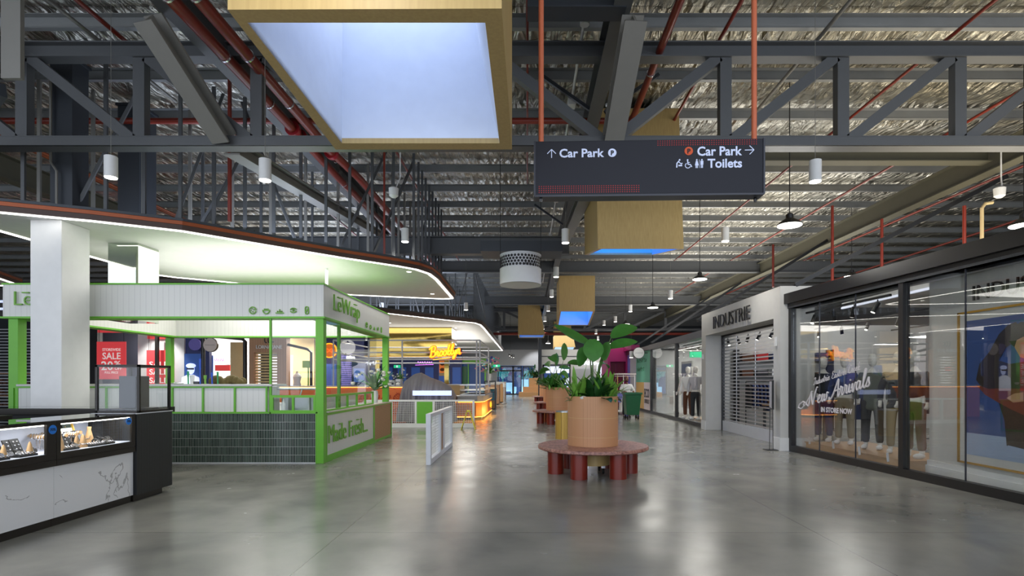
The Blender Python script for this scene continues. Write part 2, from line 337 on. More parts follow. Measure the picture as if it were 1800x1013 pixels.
def tag(o, label, cat, group=None, kind=None):
    o['label'] = label; o['category'] = cat
    if group: o['group'] = group
    if kind: o['kind'] = kind
    return o
def thing(name, label, cat, loc=(0, 0, 0), group=None):
    o = bpy.data.objects.new(name, None); sc.collection.objects.link(o); o.location = loc; o.empty_display_size = .1
    return tag(o, label, cat, group)
def struct(o): o['kind'] = 'structure'; return o
def copy_tree(o, parent=None):
    c = o.copy(); sc.collection.objects.link(c); c.parent = parent
    for ch in list(o.children): copy_tree(ch, c)
    return c
def place(o, loc, rz=0, label=None):
    o.location = loc; o.rotation_euler = (0, 0, rz)
    if label: o['label'] = label
    return o
_tc = {}
def text_geo(s, bold, shear):
    k = (s, bold, shear)
    if k in _tc: return _tc[k]
    cu = bpy.data.curves.new('t', 'FONT'); cu.body = s; cu.size = 1; cu.offset = bold; cu.shear = shear; cu.extrude = .5; cu.resolution_u = 3
    o = bpy.data.objects.new('t', cu); sc.collection.objects.link(o)
    me = bpy.data.meshes.new_from_object(o.evaluated_get(bpy.context.evaluated_depsgraph_get()))
    vs_ = [v.co.copy() for v in me.vertices]; fs = [tuple(p.vertices) for p in me.polygons]
    bpy.data.objects.remove(o); bpy.data.meshes.remove(me); bpy.data.curves.remove(cu)
    x0 = min(v.x for v in vs_); x1 = max(v.x for v in vs_); y0 = min(v.y for v in vs_); y1 = max(v.y for v in vs_)
    _tc[k] = ([Vector(((v.x-x0)/(x1-x0), (v.y-y0)/(y1-y0), v.z)) for v in vs_], fs, (x1-x0)/(y1-y0)); return _tc[k]
def txt(mb, s, org, right, up, width, height=None, depth=.02, bold=.015, shear=0):
    v, f, asp = text_geo(s, bold, shear); org = Vector(org); right = Vector(right).normalized(); up = Vector(up).normalized(); nn = right.cross(up)
    height = height or width/asp
    mb.add([org+right*(p.x*width)+up*(p.y*height)+nn*((p.z+.5)*depth) for p in v], f); return mb
GLY = {'N': ([[(-.5, .1), (-.6, .22), (-.45, .3), (-.2, .12), (-.02, .02), (.1, .35), (.25, .9)], [(.25, .9), (.33, .4), (.45, 0)], [(.45, 0), (.6, .5), (.78, .98), (.9, 1.05)]], .95),
 'e': ([[(0, .15), (.18, .25), (.28, .4), (.2, .5), (.08, .4), (.05, .15), (.15, 0), (.3, .05), (.42, .15)]], .42), 'w': ([[(0, .15), (.1, .48), (.06, .1), (.15, 0), (.28, .15), (.32, .45), (.3, .1), (.4, 0), (.55, .2), (.55, .48), (.7, .42)]], .7),
 'A': ([[(-.35, .15), (-.32, -.02), (-.1, .05), (.2, .5), (.5, 1.05), (.5, .5), (.52, 0), (.66, .1)], [(.1, .38), (.62, .42)]], .66), 'r': ([[(0, .1), (.1, .45), (.1, .55), (.2, .46), (.27, .44), (.22, .1), (.3, 0), (.42, .1)]], .4),
 'i': ([[(0, .1), (.1, .48), (.08, .1), (.16, 0), (.28, .12)], [(.14, .7), (.17, .76)]], .28), 'v': ([[(0, .2), (.08, .48), (.1, .05), (.18, 0), (.32, .45), (.42, .42)]], .42),
 'a': ([[(.32, .42), (.15, .5), (.02, .25), (.08, 0), (.25, .12), (.34, .45), (.32, .08), (.4, 0), (.5, .1)]], .5), 'l': ([[(0, .1), (.25, .7), (.3, 1), (.2, 1), (.1, .5), (.1, .1), (.2, 0), (.32, .12)]], .32),
 's': ([[(0, .1), (.2, .52), (.22, .35), (.28, .12), (.15, 0), (.02, .05)]], .38), 'B': ([[(.08, 0), (.2, 1)], [(-.12, .75), (.2, 1.02), (.55, .95), (.5, .6), (.22, .52), (.55, .45), (.55, .1), (.2, -.02), (-.05, .1)]], .66),
 'o': ([[(.2, .5), (.05, .3), (.08, .05), (.22, 0), (.34, .2), (.28, .45), (.18, .5), (.42, .42)]], .42), 'k': ([[(0, .1), (.22, .8), (.26, 1), (.16, .9), (.08, 0)], [(.08, .2), (.25, .48), (.28, .35), (.12, .25), (.25, 0), (.38, .1)]], .38),
 'y': ([[(0, .45), (.05, .15), (.15, .05), (.3, .45), (.25, -.1), (.1, -.4), (0, -.3), (.2, -.05), (.4, .1)]], .4), 'n': ([[(0, .1), (.05, .46), (.05, 0), (.06, .3), (.2, .5), (.28, .4), (.26, .1), (.34, 0), (.45, .1)]], .45),
 'I': ([[(0, .8), (.15, 1), (.35, .95), (.22, .5), (.1, 0), (-.1, .1)]], .4), 'd': ([[(.32, .42), (.15, .5), (.02, .25), (.08, 0), (.25, .12), (.42, 1), (.34, .1), (.42, 0), (.5, .1)]], .5), 'u': ([[(0, .1), (.08, .48), (.06, .08), (.15, 0), (.3, .15), (.34, .48), (.32, .08), (.4, 0), (.5, .1)]], .5),
 't': ([[(0, .1), (.2, .85), (.1, .1), (.2, 0), (.32, .12)], [(.02, .6), (.32, .62)]], .32), 'E': ([[(.5, .9), (.3, 1.02), (.12, .85), (.25, .55), (.3, .52), (.05, .35), (.05, .08), (.3, 0), (.5, .12)]], .55), 'C': ([[(.5, .85), (.35, 1.02), (.1, .7), (.02, .3), (.15, 0), (.4, .05), (.52, .15)]], .55),
 'c': ([[(.28, .4), (.15, .5), (.03, .25), (.1, 0), (.25, .03), (.36, .12)]], .36), ' ': ([], .45)}
def script(mb, s, org, right, up, width, rad, slant=.25, hs=1.0):
    org, right, up = Vector(org), Vector(right).normalized(), Vector(up).normalized(); tot = sum(GLY[ch][1] for ch in s); k = width/tot; x = 0
    for ch in s:
        for st in GLY[ch][0]:
            q = [st[0]]+list(st)+[st[-1]]; pts = []
            for i in range(1, len(q)-2):
                for a in range(4):
                    t_ = a/4; p = [.5*((2*q[i][c])+(-q[i-1][c]+q[i+1][c])*t_+(2*q[i-1][c]-5*q[i][c]+4*q[i+1][c]-q[i+2][c])*t_*t_+(-q[i-1][c]+3*q[i][c]-3*q[i+1][c]+q[i+2][c])*t_**3) for c in (0, 1)]; pts.append(p)
            pts.append(st[-1]); mb.tube([org+right*(x+p[0]+p[1]*slant)*k+up*p[1]*k*hs for p in pts], rad, 6)
        x += GLY[ch][1]
    return mb
def strokes(mb, org, right, w_, h_, n, seed=1, t=.01):
    """a row of short unreadable marks, for writing too small to read"""
    r = random.Random(seed); org, right = Vector(org), Vector(right)
    for k in range(n):
        a = org+right*w_*(k+.15)/n; b = org+right*w_*(k+.8)/n; up_ = Vector((0, 0, h_))
        mb.bar(a, a+up_*r.uniform(.6, 1), t, t); mb.bar(a+up_*r.uniform(.0, .9), b+up_*r.uniform(.1, .9), t, t)
    return mb
X_, Y_, Z_ = Vector((1, 0, 0)), Vector((0, 1, 0)), Vector((0, 0, 1))

# ================================================================== SETTING
struct(MB().box(-34, 26, -5, 58, -.2, 0).build('floor', 'concrete'))
def roof():
    mb = MB(); nx, y0, y1, per, pitch = 420, -3, 57.6, 12, 1.495
    ny = int((y1-y0)/pitch*per); x0, x1 = -34, 26
    for j in range(ny+1):
        y = y0+(y1-y0)*j/ny; ph = ((y-8.63)/pitch) % 1; sag = -.10*math.sin(math.pi*ph)**2
        for i in range(nx+1):
            x = x0+(x1-x0)*i/nx
            n = .018*math.sin(x*7.3+math.sin(y*3.1)*1.8)+.014*math.sin(x*17.1+y*2.3+1.3*math.sin(y*5.7))+R.uniform(-.012, .012)
            mb.v.append(Vector((x, y, 7.37+sag*.6+n*math.sin(math.pi*ph)**.5 if ph > 0 else 7.37)))
    for j in range(ny):
        for i in range(nx):
            a = j*(nx+1)+i; mb.f.append((a, a+1, a+nx+2, a+nx+1))
    o = mb.build('ceiling', 'foil'); o.data.polygons.foreach_set('use_smooth', [True]*len(o.data.polygons)); struct(o)
    struct(MB().box(-34, 26, -5, 58, 7.7, 7.8).build('ceiling', 'darksteel'))
roof()
# end wall of the hall, with the entrance opening; nearer white shop wall at the right
Yb = 57.0
def pxx(px, Y): return (px-CX)*Y/F
def pz(py, Y): return CH+(HY-py)*Y/F
mb = MB()
mb.box(-34, pxx(874, Yb), Yb, Yb+.3, 0, 4.7).box(pxx(874, Yb), 26, Yb, Yb+.3, pz(643, Yb), 4.7).box(pxx(939, Yb), 26, Yb, Yb+.3, 0, pz(643, Yb))
struct(MB().box(-34, 26, Yb, Yb+.3, 4.7, 7.4).build('wall_back_upper', 'darksteel'))
struct(mb.build('wall_back', 'greywall'))
Yr = 45.0
mb = MB().box(pxx(952, Yr), 26, Yr, Yr+.2, pz(640, Yr), 4.05).box(pxx(1003, Yr), 26, Yr, Yr+.2, 0, pz(640, Yr)).box(pxx(950, Yr), pxx(954, Yr), Yr, Yr+.2, 0, pz(640, Yr))
struct(mb.build('wall_right_rear', 'offwhite'))
struct(MB().box(14.0, 14.2, 4, 45, 0, 3.3).build('wall_right', 'greywall'))
struct(MB().box(-34, -33.8, -5, 57, 0, 7.5).build('wall_left', 'greywall'))
struct(MB().box(25.8, 26, -5, 57, 0, 7.5).build('wall_far_right', 'greywall'))

# ---- entrance doors (sliding glass, night blue outside)
for k, (a, b, d) in enumerate([(875, 902, 1), (902, 917, 1), (919, 938, 0)]):
    fr = MB(); x0, x1 = pxx(a, Yb), pxx(b, Yb); zt = pz(644, Yb)
    fr.box(x0, x0+.1, Yb-.05, Yb+.1, 0, zt).box(x1-.1, x1, Yb-.05, Yb+.1, 0, zt).box(x0, x1, Yb-.05, Yb+.1, zt-.12, zt).box(x0, x1, Yb-.05, Yb+.1, 0, .12)
    if d: fr.box(x0, x1, Yb-.05, Yb+.1, zt-.55, zt-.4)
    o = struct(fr.build('door_%d' % (k+1), 'black'))
    MB().box(x0+.1, x1-.1, Yb, Yb+.02, .12, zt-.12).build('pane', 'clear', o)
struct(MB().box(-6, 4, Yb+3, Yb+3.2, 0, 4).build('wall_outside', 'doorblue'))
for px, py, w_, h_, mt, nm, lb, ct in [(893, 677, .9, .5, 'outwhite', 'parked_car', 'pale lit parked car seen outside through the entrance doors', 'car'), (926, 672, .6, .9, 'outwhite', 'lit_board', 'pale lit board seen outside through the side pane of the entrance', 'board'),
                       (884, 658, .7, .4, 'outgreen', 'lit_tree', 'lit green tree outside behind the left entrance door', 'tree'), (930, 660, .7, .5, 'outgreen', 'lit_tree', 'dim green tree outside behind the right entrance pane', 'tree')]:
    c = P(px, py, Yb+2); mb = MB()
    if nm == 'lit_tree':
        for _ in range(22): mb.ball(c+Vector((R.gauss(0, w_/2), R.uniform(-.3, .3), R.gauss(0, h_/2))), R.uniform(.1, .25), 7, 5)
        mb.tube([(c.x, c.y, 0), c], .06, 6)
    elif nm == 'parked_car':
        mb.prism([(c.x-w_, c.y-.3), (c.x+w_, c.y-.3), (c.x+w_, c.y+.5), (c.x-w_, c.y+.5)], .3, .8).prism([(c.x-w_*.6, c.y-.2), (c.x+w_*.6, c.y-.2), (c.x+w_*.5, c.y+.4), (c.x-w_*.5, c.y+.4)], .8, 1.25)
        for a in (-.6, .6): mb.disc((c.x+a, c.y-.3, .3), .3, Y_, .15, 14)
    else: mb.box(c.x-w_, c.x+w_, c.y, c.y+.08, .2, 1.6).box(c.x-.05, c.x+.05, c.y, c.y+.08, 0, .2)
    tag(mb.build(nm, mt), lb, ct)

# ================================================================== ROOF STEEL
pur = None
g = 'galvanised roof purlins'
def purlin_mb(y):
    return MB().box(-33, 25.5, y, y+.012, 7.13, 7.29).box(-33, 25.5, y, y+.09, 7.12, 7.135).box(-33, 25.5, y-.09, y, 7.28, 7.29)
y = 8.63-1.495*5; first = None
while y < 56.9:
    if first is None:
        first = tag(purlin_mb(y).build('roof_purlin', 'purlin'), 'long galvanised steel purlin crossing the hall just under the silver foil ceiling', 'roof purlin', g); y00 = y
    else:
        c = first.copy(); sc.collection.objects.link(c); c.location.y += y-y00
    y += 1.495

def truss(Y, x0, x1, zb, zt, node0, pitch, label, half=1):
    t = thing('roof_truss', label, 'roof truss', ((x0+x1)/2, Y, zb))
    MB().box(x0, x1, Y-.13, Y+.13, zb, zb+.015).box(x0, x1, Y-.13, Y+.13, zb+.135, zb+.15).box(x0, x1, Y-.125, Y-.1, zb, zb+.15).build('bottom_chord', 'steel', t)
    MB().ibeam((x0, Y, zt+.12), (x1, Y, zt+.12), .22, .24).build('top_chord', 'steel', t)
    k0 = math.ceil((x0-node0)/pitch); k1 = math.floor((x1-node0)/pitch)
    for k in range(k0, k1+1):
        x = node0+k*pitch
        if k != 0: MB().box(x-.09, x+.09, Y-.07, Y+.07, zb+.15, zt).build('vertical_web', 'steel', t)
        if k < k1:
            a, b = ((x+.1, Y, zb+.12), (x+pitch-.1, Y, zt+.02)) if k >= 0 else ((x+.1, Y, zt+.02), (x+pitch-.1, Y, zb+.12))
            MB().bar(a, b, .14, .16).build('diagonal_web', 'steel', t)
    return t
truss(8.62, -16, 16.2, 5.2, 6.6, 1.27, 1.84, 'nearest dark grey steel truss crossing the whole picture just behind the big skylight box')
truss(40.6, -16, 14, 5.2, 6.6, 1.27, 3.0, 'small far steel truss crossing the hall beyond the skylight boxes')
for Y, x0, x1, z, lb in [(15.7, -9.5, 1.2, 5.15, 'grey transverse steel beam above the round white air diffuser'), (24.2, -12, 13.5, 6.3, 'pale-edged transverse steel beam behind the second skylight box'), (32.4, -12, 12, 6.0, 'transverse steel beam farther back above the left small skylight box'), (12.1, 4.5, 10.2, 6.35, 'olive grey transverse beam above the high-bay lamp, right of the directional sign')]:
    tag(MB().ibeam((x0, Y, z+.25), (x1, Y, z+.25), .28, .5).build('transverse_beam', 'olive' if Y < 14 else 'steel'), lb, 'steel beam')
for x, z, w_, h_, y0, y1, mt, lb in [(1.25, 6.45, .24, .45, -3, 50, 'steel', 'central grey rafter beam running down the hall above the hanging sign'), (-4.73, 6.45, .28, .45, -3, 50, 'steel', 'dark rafter beam running down the hall beside the twin red pipes'),
                    (10.3, 6.15, .3, .55, 2, 50, 'olive', 'brown grey rafter beam running above the roofs of the right-hand shops'), (-12.4, 6.3, .3, .55, -3, 50, 'olive', 'olive rafter beam high over the left shops behind the dark columns')]:
    tag(MB().ibeam((x, y0, z+h_/2), (x, y1, z+h_/2), w_, h_).build('rafter_beam', mt), lb, 'rafter beam')
for x, lb in ((1.33, 'above the directional sign'), (-4.71, 'left of the big skylight box')):
    o = tag(MB().ibeam((x, 8.5, 5.3), (x*1.07, 7.25, 6.36), .3, .26, .03).build('knee_brace', 'lightsteel'), 'light steel knee brace rising from the truss '+lb, 'knee brace')
    tag(MB().ibeam((x-.06, 8.8, 5.3), (x-.06, 18.6, 6.3), .26, .24, .03).build('rising_tie_beam', 'lightsteel'), 'light grey steel tie beam rising away from the nearest truss '+lb, 'tie beam')
tag(MB().ibeam((.0, 7.3, 6.75), (1.3, 7.3, 6.75), .3, .62).build('short_cross_beam', 'darksteel'), 'short dark blue grey beam between the big skylight box and the central rafter', 'steel beam')
# small fly braces beside the central rafter
for k, (y, s_) in enumerate([(10.1, -1), (10.1, 1), (13.1, -1), (13.1, 1), (17.6, -1), (17.6, 1)]):
    tag(MB().bar((1.33+s_*.1, y, 6.5), (1.33+s_*1.1, y, 7.2), .06, .06).build('fly_brace', 'darksteel'), 'thin dark angle brace between the central rafter and a purlin', 'brace', 'fly braces on the central rafter')
# columns on the left
def column(px0, px1, Y, D, z0, z1, lb, nm='steel_column'):
    x0, x1 = pxx(px0, Y), pxx(px1, Y); t = thing(nm, lb, 'column', ((x0+x1)/2, Y, z0))
    MB().box(x0, x1, Y, Y+D, z0, z1).build('shaft', 'darksteel', t)
    MB().box(x0-.03, x1+.03, Y-.03, Y+D+.03, z1-.05, z1).box(x0-.03, x1+.03, Y-.03, Y+D+.03, z0, z0+.03).build('cap_plate', 'darksteel', t)
    return t
c = column(88, 127, 9.35, .35, 4.47, 7.1, 'dark steel column rising out of the white-lit canopy above the white pillar')
MB().tube([(-8.0, 9.28, 4.5), (-8.0, 9.28, 5.1), (-8.1, 9.28, 5.25), (-8.1, 9.28, 6.7), (-8.3, 9.28, 6.8)], .02, 8).build('cable_conduit', 'lightsteel', c)
column(207, 245, 10.95, .5, 4.47, 7.1, 'wide blue grey steel column on the canopy, standing above the mirrored column')
o = tag(MB().box(-6.75, -6.5, 7.0, 7.06, 5.42, 7.1).build('hanging_steel_plate', 'lightsteel'), 'bluish flat steel plate hanging in the top left corner of the hall', 'steel plate')
tag(MB().ibeam((-13, 8.3, 6.5), (-7.9, 8.3, 6.5), .3, .42).build('deep_cross_beam', 'black'), 'deep black beam behind the bluish plate in the top left corner', 'steel beam')
tag(MB().bar((-6.9, 7.1, 5.35), (-8.6, 8.0, 4.75), .2, .2).build('gusset_brace', 'darksteel'), 'dark diagonal brace below the bluish plate in the top left corner', 'brace')
tag(MB().box(-11.6, -9.3, 7.8, 9.0, 6.9, 7.1).build('cable_tray', 'olive'), 'grey cable tray hung under the foil in the top left corner', 'cable tray')

# ================================================================== PIPES
def pipe(nm, pts, r, mt, lb, ct='pipe', fit=(), grp=None):
    t = thing(nm, lb, ct, pts[0], grp)
    MB().tube(pts, r, 12).build('pipe_run', mt, t, True)
    for f in fit: f[0].build(f[1], f[2], t, True)
    return t
def rings(pts, r, mt='silver', nm='hanger_ring'):
    return [(MB().disc(p, r, Y_, .03, 14), nm, mt) for p in pts]
pa = [(-4.55, -2, 6.42), (-4.55, 13.5, 6.42), (-4.3, 24, 6.35)]; pb = [(-4.2, -2, 6.42), (-4.2, 11.4, 6.42), (-4.0, 13.0, 6.35), (-3.85, 24, 6.3)]
pipe('sprinkler_main', pa, .088, 'redpipe', 'left pipe of the two thick red fire mains running overhead', 'fire pipe', rings([(-4.55, y, 6.42) for y in (6.9, 8.2, 9.6, 13.5)], .1)+[(MB().disc((-4.55, y, 6.42), .14, Y_, .1), 'coupling', 'redfit') for y in (10.6, 10.95)])
pipe('sprinkler_main', pb, .088, 'redpipe', 'right pipe of the two thick red fire mains, beside the big skylight box', 'fire pipe', rings([(-4.2, y, 6.42) for y in (6.9, 8.2, 9.6, 12)], .1)+[(MB().disc((-4.2, y, 6.42), .14, Y_, .12), 'coupling', 'redfit') for y in (11.3, 11.7)])
pipe('sprinkler_cross_main', [(-14, 10.9, 6.72), (2.0, 10.9, 6.72), (2.08, 10.7, 6.72), (2.08, -1, 6.72)], .06, 'redpipe', 'dark red pipe crossing behind the nearest truss and turning towards the camera', 'fire pipe', [(MB().disc((1.9, 10.9, 6.72), .085, X_, .1), 'coupling', 'redfit'), (MB().disc((2.08, 9.2, 6.72), .07, Y_, .03), 'hanger_ring', 'silver')])
pipe('sprinkler_cross_main', [(-9, 40, 4.92), (13, 40, 4.92)], .1, 'redpipe', 'dark red pipe crossing the far end of the hall below the far truss', 'fire pipe')
for x, z, r, mt, y1, lb in [(3.05, 6.95, .03, 'redpipe', 22, 'thin red sprinkler pipe passing over the right end of the directional sign'), (6.65, 6.95, .028, 'redpipe', 26, 'thin red sprinkler pipe above the right shops, nearest the high-bay lamp'),
                        (9.2, 6.95, .03, 'redpipe', 34, 'thin red sprinkler pipe left of the brown grey rafter'), (12.4, 6.9, .035, 'redpipe', 34, 'thin red sprinkler pipe beyond the brown grey rafter'), (15.5, 6.6, .035, 'redpipe', 34, 'thin red sprinkler pipe over the far edge of the right shops'),
                        (-6.4, 6.95, .035, 'redpipe', 22, 'thin red sprinkler pipe above the white canopy, right of the dark columns'), (-3.1, 6.95, .028, 'redpipe', 26, 'thin red sprinkler pipe just right of the twin red mains'),
                        (-11.5, 6.9, .06, 'rust', 30, 'orange red pipe high at the far left beside the olive rafter'), (-11.2, 6.8, .04, 'rust', 30, 'second orange red pipe high at the far left, lower of the pair'),
                        (.85, 6.9, .025, 'white', 30, 'thin white conduit with junction boxes above the directional sign'), (4.6, 6.95, .03, 'lightsteel', 14, 'pale conduit with a round detector above the right truss panels'), (-6.75, 6.9, .028, 'lightsteel', 10.5, 'pale conduit with a round detector above the left columns'), (-.0, 6.95, .02, 'redpipe', 15, 'thin dark red pipe just right of the big skylight box')]:
    fit = []
    if x == .85: fit = [(MB().disc((x, 8.1, 6.84), .07, Z_, .05), 'detector', 'white'), (MB().box(x-.07, x+.07, 10.4, 10.6, 6.8, 6.95), 'junction_box', 'white'), (MB().box(x-.06, x+.06, 16, 16.2, 6.8, 6.95), 'junction_box', 'white'), (MB().box(x-.06, x+.06, 20, 20.2, 6.8, 6.95), 'junction_box', 'white')]
    if x in (4.6, -6.75): fit = [(MB().disc((x, 8.7, 6.88), .08, Z_, .06), 'detector', 'white')]
    pipe('ceiling_conduit' if mt in ('white', 'lightsteel') else 'sprinkler_pipe', [(x, -1, z), (x, y1, z)], r, mt, lb, 'pipe', fit)
# vertical droppers with pendants of sprinklers
for px, ytop, ybot, Y, lb in [(1463, 362, 500, 14, 'red sprinkler dropper pipe above the white portal corner'), (1695, 362, 432, 12, 'red sprinkler dropper pipe above the near shop window'), (1359, 430, 505, 17, 'red sprinkler dropper pipe behind the white portal top'),
                              (1550, 385, 475, 14, 'red sprinkler dropper pipe, middle one over the near shop window')]:
    a, b = P(px, ytop, Y), P(px, ybot, Y); tag(MB().tube([a, b], .035, 8).build('sprinkler_dropper', 'redpipe'), lb, 'pipe')
for px, Y in ((921, 9.5), (933, 12.5)):
    pass
tag(MB().tube([P(1726, 432, 12), P(1726, 366, 12), P(1732, 358, 12), P(1745, 356, 12)], .035, 8).build('bent_conduit', 'beige'), 'pale bent conduit rising from the near shop roof on the right', 'conduit')
for px, py, Y, lb in ((1757, 338, 11.5, 'white loudspeaker horn hanging above the near right shop'), (692, 338, 12, 'small white loudspeaker horn beside the twin red mains')):
    c = P(px, py, Y); t = thing('loudspeaker', lb, 'loudspeaker', c)
    MB().lathe([(.05, -.12), (.1, -.08), (.11, .08), (.06, .12)], c, 14).build('horn', 'white', t, True); MB().tube([c+Vector((.05, 0, .1)), c+Vector((.12, .1, .35)), c+Vector((.12, .1, 1.2))], .015, 6).build('bracket', 'white', t)

# ================================================================== STRUTS from rafters to shop roofs
for a, b, lb in [((10.7, 12.2, 6.1), (5.85, 11.95, 3.62), 'long black diagonal strut running down to the near end of the white portal'), ((10.1, 18.4, 6.25), (5.6, 18.0, 3.5), 'black diagonal strut ending behind the far end of the white portal'),
                 ((10.2, 26, 6.2), (5.85, 25.8, 3.3), 'black diagonal strut over the round blade sign'), ((10.2, 30.5, 6.2), (5.85, 30.5, 3.3), 'farthest black diagonal strut near the magenta portal')]:
    tag(MB().bar(a, b, .09, .09).build('diagonal_strut', 'black'), lb, 'strut')

# ================================================================== SKYLIGHT BOXES
def skybox(lb, pts_out, pts_in, top, lean, taper, sky, first=False):
    """pts_*: four bottom corners near-left, near-right, far-right, far-left (world); open shaft of timber with a white lining"""
    c = sum((Vector(p) for p in pts_out), Vector())/4; t = thing('skylight_box', lb, 'skylight box', c)
    o = [Vector(p) for p in pts_out]; i = [Vector(p) for p in pts_in]
    def up(p, k, ztop, tp):
        h = ztop-p.z; q = p+Vector((0, lean*h, h))
        if k in (1, 2): q.x -= tp
        return q
    ot = [up(p, k, top, taper) for k, p in enumerate(o)]
    wd = sum((Vector(p) for p in pts_in), Vector())/4
    sh = 1.55 if first else 1.3; it = [up(p, k, p.z+sh, .31 if first else .05) for k, p in enumerate(i)]
    casing = MB(); casing.v = o+ot
    casing.f = [(0, 1, 5, 4), (1, 2, 6, 5), (2, 3, 7, 6), (3, 0, 4, 7), (4, 5, 6, 7)]; casing.build('casing', 'birch', t)
    rim = MB(); rim.v = o+i+[p+Vector((0, 0, .05)) for p in o]+[p+Vector((0, 0, .05)) for p in i]
    rim.f = [(a, (a+1) % 4, (a+1) % 4+4, a+4) for a in range(4)]+[(a+4, (a+1) % 4+4, (a+1) % 4+12, a+12) for a in range(4)]; rim.build('bottom_rim', 'birchl' if not first else 'birch', t)
    ln = MB(); ln.v = i+it; ln.f = [(0, 1, 5, 4), (1, 2, 6, 5), (2, 3, 7, 6), (3, 0, 4, 7)]; ln.build('shaft_lining', 'lining' if first else 'bluelin', t)
    df = MB(); df.v = list(it); df.f = [(0, 1, 2, 3)]; df.build('skylight_diffuser', sky, t)
    if first:
        MB().bar(it[3]+Vector((.02, -.03, -.03)), it[2]+Vector((-.02, -.03, -.03)), .04, .04).build('led_strip', 'led', t)
    return t
H = 2.3
def G(px, py, h): Y = h*F/(HY-py); return Vector(((px-CX)*Y/F, Y, CH+h))
skybox('huge birch ply skylight box overhead with a pale glowing white shaft', [G(400, 17, H), G(882, 15, H), G(900, 263, H), G(590, 263, H)],
       [G(435, 40, H), G(853, 40, H), G(878, 252, H), G(601, 252, H)], 7.2, .02, .0, 'sky1', True)
def wb(xl, xr, yn, zn, yf, zf, m=.09):
    o = [(xl, yn, zn), (xr, yn, zn), (xr, yf, zf), (xl, yf, zf)]; sl = (zf-zn)/(yf-yn)
    i = [(xl+m, yn+m, zn+m*sl), (xr-m, yn+m, zn+m*sl), (xr-m, yf-m, zf-m*sl), (xl+m, yf-m, zf-m*sl)]; return o, i
o, i = wb(1.42, 3.15, 11.0, 4.19, 13.5, 4.64); skybox('birch ply skylight box hanging directly under the directional sign, bright blue slit below', o, i, 7.2, .12, 0, 'sky2')
o, i = wb(1.55, 3.28, 26.5, 4.89, 28.9, 4.43); skybox('birch ply skylight box showing a full blue opening above the tall planter leaves', o, i, 6.6, -.02, 0, 'sky2')
o, i = wb(-.66, 1.25, 39, 4.78, 41.3, 4.72); skybox('birch ply skylight box left of the row of cylinder lamps, narrow blue slit', o, i, 7.1, .02, .4, 'sky2')
o, i = wb(2.45, 4.4, 50, 4.55, 52, 4.4); skybox('farthest birch ply skylight box, partly behind the big paddle leaves', o, i, 6.9, .02, .5, 'sky1')

# ================================================================== LAMPS
def cyl_lamp(px, pyb, Y, lb, watt=0, r=.088, h=.31):
    c = P(px, pyb, Y); t = thing('cylinder_pendant_lamp', lb, 'pendant lamp', c, 'white cylinder pendant lamps')
    MB().lathe([(r, 0), (r, h), (r*.9, h+.005)], c, 20).build('housing', 'white', t, True)
    MB().lathe([(r*.9, -.012), (r*.9, .002)], c, 20).build('lamp_diffuser', 'lampd', t)
    MB().tube([c+Vector((0, 0, h)), (c.x, c.y, 7.31)], .004, 5).build('hanging_wire', 'lightsteel', t)
    if watt: lamp('SPOT', 'pendant_light', (c.x, c.y, c.z-.03), watt*(.9 if Y < 14 else .5), (1, .96, .9), rot=(0, 0, 0), spot=2.3, blend=1, soft=.09)
    return t
for a in [(195, 312, 8.2, 'white cylinder pendant lamp in front of the wide blue grey column', 70), (466, 317, 8.2, 'white cylinder pendant lamp just left of the big skylight box', 90), (1433, 319, 8.2, 'white cylinder pendant lamp right of the directional sign', 120),
          (712, 425, 13, 'white cylinder pendant lamp above the first white canopy beside the twin red mains', 80), (1275, 424, 12.7, 'white cylinder pendant lamp right of the second skylight box', 110), (994, 427, 12.5, 'white cylinder pendant lamp on the left edge of the second skylight box', 110),
          (977.5, 487, 17.5, 'white cylinder pendant lamp at the top left corner of the blue-opening skylight box', 90), (969.7, 522, 24, 'third white cylinder pendant lamp down the centre row', 90), (963.7, 547, 29.5, 'fourth white cylinder pendant lamp down the centre row', 80),
          (958, 565, 35, 'fifth white cylinder pendant lamp down the centre row', 60), (955, 579, 40, 'sixth white cylinder pendant lamp down the centre row', 50), (952, 590, 46, 'seventh white cylinder pendant lamp down the centre row', 40), (948.5, 604, 52, 'last tiny white cylinder pendant lamp of the centre row', 30),
          (1178.5, 525, 21, 'white cylinder pendant lamp between two high-bay lamps above the far right shops', 90), (1108, 548, 25, 'white cylinder pendant lamp left of the third high-bay lamp', 80), (1081.6, 566, 31, 'white cylinder pendant lamp above the tallest paddle leaf', 60),
          (1061.8, 572, 35, 'white cylinder pendant lamp between the leaf tip and the blue skylight', 50), (1047.7, 587, 38, 'small white cylinder pendant lamp above the big paddle leaf gap', 0), (1051.5, 598, 46, 'tiny white cylinder pendant lamp between the two paddle leaves', 0),
          (671, 545, 24, 'white cylinder pendant lamp behind the far end of the green-trimmed fascia', 50), (819, 545, 24, 'white cylinder pendant lamp above the second canopy corner', 60)]:
    cyl_lamp(a[0], a[1], a[2], a[3], a[4])
def highbay(px, py, Y, lb, watt=0, r=.225):
    c = P(px, py, Y); t = thing('high_bay_lamp', lb, 'high-bay lamp', c, 'high-bay lamps')
    MB().lathe([(r, 0), (r*.96, .03), (r*.45, .11), (r*.4, .12)], c, 26).build('shade', 'black', t, True)
    MB().lathe([(r*.3, .11), (r*.3, .2), (.03, .23)], c, 14).build('driver_housing', 'black', t, True)
    MB().lathe([(r*.95, -.015), (r*.95, .005)], c, 26).build('lamp_diffuser', 'lampd', t)
    MB().tube([c+Vector((0, 0, .22)), (c.x, c.y, 7.31)], .01, 6).build('cable', 'black', t)
    if watt: lamp('POINT', 'highbay_light', (c.x, c.y, c.z-.3), watt*.16, (1, .97, .9), soft=.6)
